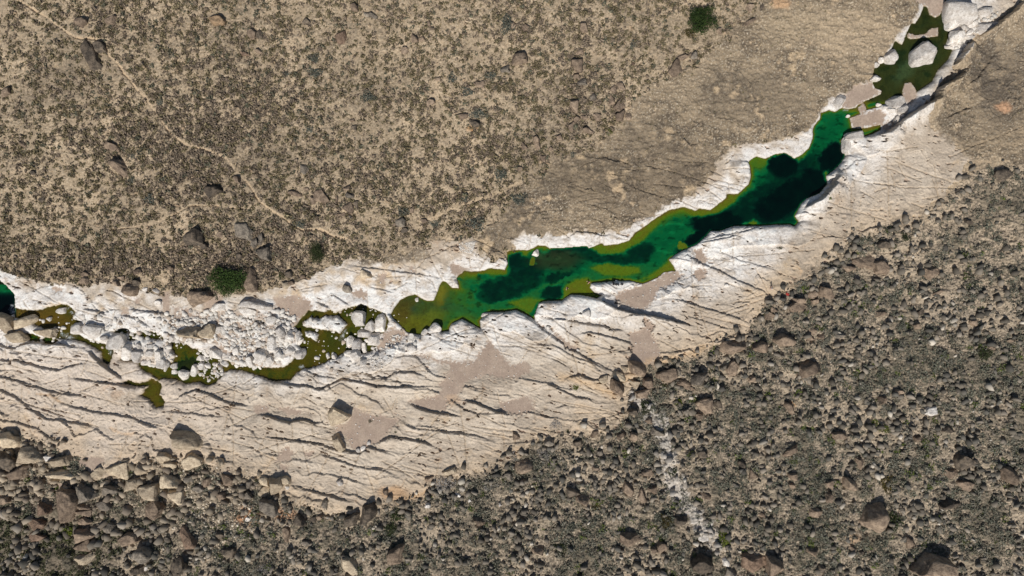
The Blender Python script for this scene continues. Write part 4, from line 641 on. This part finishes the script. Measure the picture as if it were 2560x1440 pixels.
for poly, n, a, b in cpolys:
    p = np.array(poly); q = np.stack([rng.uniform(p[:, 0].min(), p[:, 0].max(), n*4), rng.uniform(p[:, 1].min(), p[:, 1].max(), n*4)], 1).astype(f32); q = q[inside(q[:, 0], q[:, 1], poly)]
    if n > 100: q = q[rng.random(len(q)) < np.clip(.55+1.2*at_c(nT, q[:, 0], q[:, 1]), .05, 1)]
    q = clear_of(q, .9)[:n]; Ps.append(q); Rs.append((a+(b-a)*rng.random(len(q))**2.4).astype(f32))
q = scatter(420, 640, 1760, 640, 1130, lambda u, v: (nv(m_sand, u, v) > .6)*1.0); Ps.append(q); Rs.append((.5+1.5*rng.random(len(q))**3).astype(f32))
P = np.concatenate(Ps); r = np.concatenate(Rs); n = len(P); hh = r*M*.75; x, y, z = place(P[:, 0], P[:, 1], hh*.3)
tone = (np.where(rng.random(n)[:, None] < .85, srgb(224,217,206), srgb(190,174,156))*rng.uniform(.72, 1.06, (n, 1))).astype(f32); asp = rng.uniform(.8, 1.3, n)
vv, ff, tt = merge(small_w, ICO[2][1], np.stack([x, y, np.maximum(z, -.05)+hh*.1], 1), np.stack([r*M*asp, r*M/asp, hh], 1), rng.uniform(0, 6.28, n), tone)
tag(link('cobbles', mesh_from('cobbles', vv, ff, attr_mat('cobble_stone'), True, {'tone': tt})), 'small white cobbles strewn between the boulders of the riverbed', 'cobbles', kind='stuff')
# pale gravel among the corner boulders
P = scatter(1500, 380, 700, 1165, 1400, lambda u, v: inside(u, v, COB4)*.7+.06); P = clear_of(P); n = len(P); r = (1.0+2.4*rng.random(n)**2.5).astype(f32); x, y, z = place(P[:, 0], P[:, 1])
tone = (np.where(rng.random(n)[:, None] < .7, srgb(190,174,150), srgb(220,208,188))*rng.uniform(.8, 1.08, (n, 1))).astype(f32)
vv, ff, tt = merge(small_r, ICO[1][1], np.stack([x, y, z], 1), np.stack([r*M, r*M, r*M*.7], 1), rng.uniform(0, 6.28, n), tone)
tag(link('gravel', mesh_from('gravel', vv, ff, bpy.data.materials['cobble_stone'], False, {'tone': tt})), 'pale gravel between the buff boulders in the bottom corner', 'gravel', kind='stuff')
# ---------------------------------------------------------------- vegetation
def tuft(seed, n, leaf, flat=.6, core=.35, thin=1.0):      # leaves spread through a dome of radius 1: quads
    r = np.random.default_rng(seed); d = r.normal(size=(n, 3)); d[:, 2] = np.abs(d[:, 2])*flat; d /= np.linalg.norm(d, axis=1, keepdims=True); rad = (core+(1-core)*r.random(n)**.6)*(1+.25*np.sin(np.arctan2(d[:, 1], d[:, 0])*3+seed))
    p = d*rad[:, None]; p[:, 2] *= .8; a = r.normal(size=(n, 3)); b = r.normal(size=(n, 3)); a[:, 2] *= .6; b[:, 2] *= .6; a /= np.linalg.norm(a, axis=1, keepdims=True); b -= a*(a*b).sum(1, keepdims=True); b /= np.linalg.norm(b, axis=1, keepdims=True)
    s = leaf*r.uniform(.6, 1.3, (n, 1)); a *= s; b *= s*.55*thin; v = np.stack([p-a-b*.3, p+b, p+a+b*.3, p-b], 1).reshape(-1, 3).astype(f32); f = np.arange(n*4, dtype=np.int32).reshape(-1, 4); return v, f
def bushes(name, P, r, tone, nl, leaf, matname, label, flat=.6, squash=.8, kinds=10):
    T = [tuft(900+i*3+nl, nl, leaf, flat) for i in range(kinds)]; n = len(P); x, y, z = place(P[:, 0], P[:, 1]); asp = rng.uniform(.8, 1.25, n).astype(f32)
    vv, ff, tt = merge([t[0] for t in T], T[0][1], np.stack([x, y, z-.02], 1), np.stack([r*M*asp, r*M/asp, r*M*squash], 1), rng.uniform(0, 6.28, n), tone, .15)
    lf = rng.uniform(.65, 1.35, (len(vv)//4, 1)).repeat(4, 0); tt = np.clip(tt*lf, 0, 1).astype(f32)
    return tag(link(name, mesh_from(name, vv, ff, attr_mat(matname), False, {'tone': tt})), label, name.replace('_', ' '), kind='stuff')
BROWNS = [(420,330,180,90,.8),(560,300,170,90,.7),(900,430,150,60,.6),(470,470,130,70,1),(760,560,120,60,.9),(300,660,330,55,1.1),(560,640,120,60,.9),(1080,560,110,40,.6),(1200,430,110,120,.7),(560,150,120,60,.5),(330,60,120,60,.6),(240,340,100,40,.6),(80,480,80,60,.3),(700,640,90,60,.9),(1450,210,45,150,1.3),(1540,265,30,70,1.2),(1330,60,60,60,.6),(640,240,140,60,.5)]
def brown(u, v):
    b = 0
    for (a, c, ru, rv, k) in BROWNS: b = b + k*np.exp(-((u-a)/ru)**2-((v-c)/rv)**2)
    return b
def d_scrub(u, v):
    gnd = (1-nv(m_rock, u, v))*(1-nv(m_scree, u, v))*(nv(s_path, u, v) < -3)*(at_c(c_trail, u, v) < -5); a = at_c(nT, u, v)*1.2+at_c(nS, u, v)*.9
    return gnd*np.clip(.45+a*.9+.35*brown(u, v), .14, 1)
P = clear_of(scatter(40000, -65, 2100, -65, 760, d_scrub), .8); n = len(P); bb = brown(P[:, 0], P[:, 1]); r = (1.3+5.2*rng.random(n)**2.6).astype(f32)*(1+.25*np.clip(bb, 0, 1)).astype(f32)
q = rng.random((n, 1)); isb = (rng.random(n) < np.clip(.3+.4*bb, 0, .8))[:, None]; tone = np.where(isb, srgb(128,114,98), np.where(q < .55, srgb(112,102,76), np.where(q < .8, srgb(128,117,90), srgb(100,99,82))))
tone = (tone*rng.uniform(.75, 1.2, (n, 1))).astype(f32)
bushes('dry_scrub', P, r, tone, 18, .46, 'scrub_leaf', 'low dry tufts dotting the sandy hillside north of the river', squash=1.15)
# straw grass that softens the hillside
P = scatter(9000, -65, 2100, -65, 760, lambda u, v: (1-nv(m_rock, u, v)*.75)*(1-nv(m_scree, u, v))*(nv(s_path, u, v) < -2)*(nv(m_bed, u, v) < .3)*.8); n = len(P); r = (1.6+2.4*rng.random(n)).astype(f32); tone = (np.where(rng.random((n, 1)) < .6, srgb(170,150,118), srgb(146,128,102))*rng.uniform(.85, 1.15, (n, 1))).astype(f32)
bushes('dry_grass', P, r, tone, 9, .5, 'straw', 'pale straw grass between the tufts of the hillside', flat=.3, squash=.35)
# few tufts on the weathered grey rock
P = scatter(1100, 1150, 2560, -60, 620, lambda u, v: np.clip(nv(m_gn, u, v)+.5*nv(m_ge, u, v), 0, 1)*np.clip(.3+at_c(nT, u, v)*1.2, .04, 1)); n = len(P); r = (1.0+1.9*rng.random(n)**2).astype(f32); tone = (np.where(rng.random((n, 1)) < .5, srgb(112,104,74), srgb(128,116,92))*rng.uniform(.8, 1.2, (n, 1))).astype(f32)
bushes('rock_grass', P, r, tone, 12, .5, 'rock_tuft', 'sparse dry tufts in the cracks of the grey rock')
# grey-green bushes between the rubble
def d_sb(u, v): return nv(m_scree, u, v)*np.clip(.45+at_c(nS, u, v)*1.0+at_c(nT, u, v)*.9-1.0*at_c(nB, u, v), .06, 1)*(1-.75*nv(m_gully, u, v))*(1-.6*sstep(760, 470, v)*sstep(2080, 2300, u))
P = clear_of(scatter(23000, -60, 2620, 400, 1500, d_sb), .85); n = len(P); r = (1.8+9.0*rng.random(n)**2.8).astype(f32); q = rng.random((n, 1))
tone = np.where(q < .42, srgb(110,111,96), np.where(q < .74, srgb(126,123,109), np.where(q < .945, srgb(136,128,111), srgb(92,104,48)))); lf = (sstep(560, 200, P[:, 0])*sstep(1230, 1330, P[:, 1]))[:, None]; tone = (tone*(1-lf)+srgb(82,84,58)*lf)*rng.uniform(.75, 1.15, (n, 1))
bushes('scree_scrub', P, r, tone.astype(f32), 48, .23, 'scree_leaf', 'grey green dry bushes filling the gaps of the rubble slope', squash=.95)
# bushes one can tell apart
LEAF = {'g': leaf_mat('leaf_dark_green', srgb(34,42,22), srgb(66,74,42)), 'y': leaf_mat('leaf_bright_green', srgb(58,68,20), srgb(104,112,40)), 'o': leaf_mat('leaf_olive', srgb(58,50,24), srgb(92,82,46)), 'b': leaf_mat('leaf_blue_grey', srgb(70,74,66), srgb(112,114,102)), 's': leaf_mat('twigs_silver', srgb(120,114,108), srgb(172,166,158)), 'd': leaf_mat('leaf_dry', srgb(88,80,60), srgb(124,112,84)), 't': leaf_mat('leaf_tree', srgb(26,42,16), srgb(72,92,42))}
WOOD = flat_mat('bark', tuple(srgb(96,80,64)))
LEAFW = {'g': 'dark green', 'y': 'bright green', 'o': 'olive brown', 'b': 'blue grey', 's': 'silvery dry', 'd': 'dry brown'}
_b = {}
def bush_mesh(kind, var, nl=150, leaf=.17):
    if (kind, var) not in _b:
        v, f = tuft(3000+var*5, nl, leaf, .7, .2, .5 if kind == 's' else 1.0); _b[kind, var] = mesh_from('bush', v, f, LEAF[kind])
    return _b[kind, var]
BL = [(float(a), float(b), float(c), float(d), k) for line in BUSHES.split('\n') for a, b, c, d, k in [e.split() for e in line.split('|')] if float(c) > 0]
for i, (u, v, w, d, kk) in enumerate(BL):
    hgt = M*min(w, d)*.42; x, y, z = place(u, v, hgt*.5); big = w*d > 700
    o = link('bush', bush_mesh(kk, i % 6 + (10 if big else 0), 420 if big else 150, .11 if big else .17)); o.location = (x, y, z-.05); o.scale = (w*M*.5, d*M*.5, hgt); o.rotation_euler.z = 0 if i % 2 else math.pi
    size = 'small' if w*d < 400 else 'medium' if w*d < 1000 else 'large'; tag(o, say(f'{size} {LEAFW[kk]} bush', u, v), 'bush', 'bushes one can tell apart on the slopes')
# the largest dry shrubs, each its own
P = clear_of(scatter(330, 10, 1250, 10, 690, d_scrub), 1.1)[:140]
for i, (u, v) in enumerate(P):
    r = rng.uniform(4.2, 6.6); x, y, z = place(u, v); o = link('dry_shrub', bush_mesh('d', i % 8, 90, .24)); o.location = (x, y, z-.03); o.scale = (r*M*rng.uniform(.85, 1.2), r*M, r*M*.8); o.rotation_euler.z = rng.uniform(0, 6.28)
    tag(o, say('dry olive shrub', float(u), float(v)), 'shrub', 'larger dry shrubs on the north hillside')
# three trees with trunk and limbs
def tube(pts, rad, n=7):
    vs, fs = [], []; P = np.array(pts, float)
    for i, p in enumerate(P):
        dd = P[min(i+1, len(P)-1)]-P[max(i-1, 0)]; dd /= np.linalg.norm(dd); a = np.cross(dd, [0.3, .9, .1]); a /= np.linalg.norm(a); b = np.cross(dd, a)
        for kq in range(n): t_ = 2*math.pi*kq/n; vs.append(p+rad[i]*(a*math.cos(t_)+b*math.sin(t_)))
    for i in range(len(P)-1):
        for kq in range(n): fs.append((i*n+kq, i*n+(kq+1) % n, (i+1)*n+(kq+1) % n, (i+1)*n+kq))
    return np.array(vs), np.array(fs)
def tree(u, v, w, d, label, seed, lm, lobes):
    r = np.random.default_rng(seed); H = M*min(w, d)*.55; x, y, z = place(u, v, H*.6); root = bpy.data.objects.new('tree', None); C.objects.link(root); root.location = (x, y, z); tag(root, label, 'tree')
    V_, F_, off = [], [], 0
    A, B = tube([(0,0,-.2),(.05,0,H*.2),(.1,.1,H*.45)], [.32,.24,.16]); V_.append(A); F_.append(B); off += len(A); cs = []
    for i in range(lobes):
        a = 6.283*i/lobes+r.uniform(-.4, .4); q = r.uniform(.4, .8); cx, cy, cz = math.cos(a)*w*M*.5*q, math.sin(a)*d*M*.5*q, H*r.uniform(.45, .85); cs.append((cx, cy, cz))
        A, B = tube([(.05,0,H*.2),(cx*.5,cy*.5,cz*.6),(cx,cy,cz)], [.16,.09,.03]); V_.append(A); F_.append(B+off); off += len(A)
    link('trunk', mesh_from('trunk', np.concatenate(V_), np.concatenate(F_), WOOD, True), root)
    cs.append((0, 0, H*.8)); vs, fs, off = [], [], 0
    for i, (cx, cy, cz) in enumerate(cs):
        vv, ff = tuft(seed*10+i, 620, .075, .8, .15); sc = r.uniform(.2, .36); vs.append(vv*np.array([w*M*sc, d*M*sc, H*.42])+np.array([cx, cy, cz-H*.22])); fs.append(ff+off); off += len(vv)
    link('crown', mesh_from('crown', np.concatenate(vs), np.concatenate(fs), lm), root)
tree(565, 702, 78, 72, 'round dark green tree beside the white rocks of the riverbed', 5, LEAF['t'], 9)
tree(1752, 52, 70, 68, 'green spreading tree on the grey rock near the top edge', 8, LEAF['t'], 9)
tree(790, 632, 36, 52, 'narrow dark green thicket tree above the white rocks', 11, LEAF['g'], 6)
# ---------------------------------------------------------------- people and their things
SKIN = flat_mat('skin', tuple(srgb(226,176,158)), .6); HAIR = flat_mat('hair', tuple(srgb(44,32,26))); SUIT = flat_mat('swimwear', tuple(srgb(196,96,120))); SHIRT = flat_mat('white_shirt', tuple(srgb(226,226,226))); DARKC = flat_mat('dark_cloth', tuple(srgb(40,38,42))); TOWEL = flat_mat('towel', tuple(srgb(222,220,214))); REDC = flat_mat('red_cloth', tuple(srgb(168,60,52))); STRAP = flat_mat('strap', tuple(srgb(90,86,84)))
def skinned(name, joints, edges, mat, parent=None, root=0, sub=2):
    me = bpy.data.meshes.new(name); me.from_pydata([j[:3] for j in joints], edges, []); o = link(name, me, parent); sk = o.modifiers.new('Skin', 'SKIN'); 
    if not me.skin_vertices: 
        bpy.context.view_layer.objects.active = o
    for i, j in enumerate(joints):
        s = me.skin_vertices[0].data[i]; s.radius = (j[3], j[3]*(j[4] if len(j) > 4 else 1)); s.use_root = i == root
    ss = o.modifiers.new('Sub', 'SUBSURF'); ss.levels = ss.render_levels = sub; me.materials.append(mat); return o
def person(u, v, label, pose, yaw, top, bottom, z_feet):
    x, y, z = place(u, v); root = bpy.data.objects.new('person', None); C.objects.link(root); root.location = (x, y, z_feet if z_feet is not None else z); root.rotation_euler.z = yaw; tag(root, label, 'person')
    lean = pose  # forward lean of the trunk in metres at the neck
    J = [(0,0,.92,.15,.7),(0,lean*.45,1.15,.14,.75),(0,lean*.85,1.38,.16,.7),(0,lean,1.50,.065),(0,lean*1.12,1.60,.095),(0,lean*1.22,1.72,.10),
         (.19,lean*.88,1.42,.06),(.30,lean*.95+.10,1.17,.048),(.30,lean*1.1+.30,1.02,.036),(-.19,lean*.88,1.42,.06),(-.34,lean*.9+.02,1.18,.048),(-.36,lean+.22,.98,.036),
         (.10,0,.86,.10),(.12,.04,.48,.065),(.12,-.02,.08,.045),(.12,.12,.03,.04),(-.10,0,.86,.10),(-.12,.10,.48,.065),(-.13,.08,.08,.045),(-.13,.22,.03,.04)]
    E = [(0,1),(1,2),(2,3),(3,4),(4,5),(2,6),(6,7),(7,8),(2,9),(9,10),(10,11),(0,12),(12,13),(13,14),(14,15),(0,16),(16,17),(17,18),(18,19)]
    for hx, hb in ((.30, (.30,lean*1.1+.30,1.02)), (-.36, (-.36,lean+.22,.98))):
        b0 = 8 if hx > 0 else 11
        for kf in range(5):
            J.append((hb[0]+(kf-2)*.018 + (.02 if kf == 4 else 0), hb[1]+(.085 if kf < 4 else .05)-abs(kf-1.5)*.008, hb[2]-.02-.008*kf, .009)); E.append((b0, len(J)-1))
    skinned('body', J, E, SKIN, root)
    skinned('hair', [(0,lean*1.15-.03,1.66,.10),(0,lean*1.2,1.735,.10),(0,lean*1.12-.07,1.60,.06)], [(0,1),(0,2)], HAIR, root)
    skinned('shorts' if bottom is not SUIT else 'swim_shorts', [(0,0,.95,.17,.75),(.11,.01,.84,.12),(.12,.035,.66,.10),(-.11,.01,.84,.12),(-.12,.07,.66,.10)], [(0,1),(1,2),(0,3),(3,4)], bottom, root)
    if top is not None: skinned('shirt', [(0,.0,.98,.165,.75),(0,lean*.45,1.16,.155,.78),(0,lean*.85,1.38,.175,.72),(.2,lean*.88,1.42,.085),(.27,lean*.92+.05,1.27,.07),(-.2,lean*.88,1.42,.085),(-.28,lean*.9,1.28,.07)], [(0,1),(1,2),(2,3),(3,4),(2,5),(5,6)], top, root)
    return root
person(1416, 717, 'swimmer leaning forward while wading in the yellow green shallows', .55, R(200), None, SUIT, -1.12)
person(1474, 705, 'pale bather wading at the tip of the white rock beach', .42, R(100), None, SUIT, -.85)
person(1924, 721, 'person with dark hair and white shirt walking on the pale rock ledge', .12, R(60), SHIRT, DARKC, None)
def bag(u, v, s, yaw, mat, label):
    x, y, z = place(u, v); root = bpy.data.objects.new('bag', None); C.objects.link(root); root.location = (x, y, z+.02); root.rotation_euler.z = yaw; root.scale = (s, s, s); tag(root, label, 'bag', 'bags left on the white rock beach')
    def rbox(cx, cy, cz, sx, sy, sz):
        v, f = ICO[3]; p = np.sign(v)*np.abs(v)**.45; p = p/np.abs(p).max(0); return p*np.array([sx, sy, sz])+np.array([cx, cy, cz]), f
    a, f = rbox(0, 0, .14, .20, .27, .15); link('sack', mesh_from('sack', a, f, mat, True), root)
    a, f = rbox(.02, .13, .25, .15, .12, .06); link('flap', mesh_from('flap', a, f, mat, True), root)
    a, f = rbox(0, -.06, .27, .12, .12, .04); link('pocket', mesh_from('pocket', a, f, STRAP, True), root)
    for sx in (-.1, .1):
        a, f = tube([(sx,.24,.2),(sx,.33,.12),(sx,.30,.03)], [.02,.02,.02]); link('strap', mesh_from('strap', a, f, STRAP, True), root)
for i, (u, v, s, lb) in enumerate([(1515,705.5,1.0,'single dark bag set apart at the west of the group'),(1531,706,1.05,'dark bag at the water side of the group'),(1533.5,710.5,1.25,'largest dark bag in the middle of the group'),(1539.5,711,1.1,'dark bag leaning beside the largest one'),(1544,711.5,1.0,'dark bag at the end of the row'),(1552.5,710.5,1.25,'dark bag lying apart at the east of the group'),(1537,702,1.2,'dark bag at the very edge of the water')]):
    bag(u, v, s, i*.9, DARKC, lb+' on the rock beach')
def cloth(u, v, w, d, mat, name, label, cat):
    x, y, z = place(u, v); n = 10; g = np.linspace(-.5, .5, n); a, b = np.meshgrid(g, g); zz = .05+.04*noise(a*5+u, b*5+v, 3); vs = np.stack([a*w*(1+.15*noise(b*4, a*4, 5)), b*d, zz], -1).reshape(-1, 3); ii = np.arange(n*n).reshape(n, n)
    o = link(name, mesh_from(name, vs, np.stack([ii[:-1, :-1], ii[:-1, 1:], ii[1:, 1:], ii[1:, :-1]], -1).reshape(-1, 4), mat, True)); o.location = (x, y, z+.12); o.rotation_euler.z = u; tag(o, label, cat)
cloth(1541, 704, .75, .5, TOWEL, 'towel', 'white towel spread by the bags near the water', 'towel'); cloth(1543, 714, .6, .4, TOWEL, 'towel', 'white towel lying below the row of bags', 'towel'); cloth(1966, 736, .8, .55, REDC, 'red_cloth', 'red cloth lying on the pale ledge by the rubble edge', 'cloth')
# ---------------------------------------------------------------- light, sky, camera
w_ = bpy.data.worlds.new('World'); scene.world = w_; w_.use_nodes = True; nt = w_.node_tree; sk = N(nt, 'ShaderNodeTexSky', sky_type='NISHITA'); sk.sun_disc = False
EL = R(49); AZ = R(13)      # shadows fall to the north and a little east
to_sun = np.array([-math.sin(AZ)*math.cos(EL), -math.cos(AZ)*math.cos(EL), math.sin(EL)])
sk.sun_elevation = EL; sk.sun_rotation = math.atan2(to_sun[0], to_sun[1]); nt.links.new(sk.outputs[0], nt.nodes['Background'].inputs[0]); nt.nodes['Background'].inputs[1].default_value = .055
sd = bpy.data.lights.new('sun', 'SUN'); sd.energy = 3.8; sd.angle = R(.53); sd.color = (1, .965, .915); so = bpy.data.objects.new('sun', sd); C.objects.link(so)
from mathutils import Vector
so.rotation_euler = Vector(-to_sun).to_track_quat('-Z', 'Y').to_euler(); so.location = (0, 0, 60)
cd = bpy.data.cameras.new('camera'); cd.sensor_width = 36; cd.lens = 36*H_CAM/(2560*M); cd.clip_start = 1; cd.clip_end = 6000; co = bpy.data.objects.new('camera', cd); C.objects.link(co); co.location = (0, 0, H_CAM); co.rotation_euler = (0, 0, 0); scene.camera = co
scene.render.resolution_x = 1024; scene.render.resolution_y = 576
scene.view_settings.view_transform = 'Standard'; scene.view_settings.look = 'None'; scene.view_settings.exposure = 0
scene.cycles.max_bounces = 5; scene.cycles.diffuse_bounces = 2; scene.cycles.transparent_max_bounces = 6
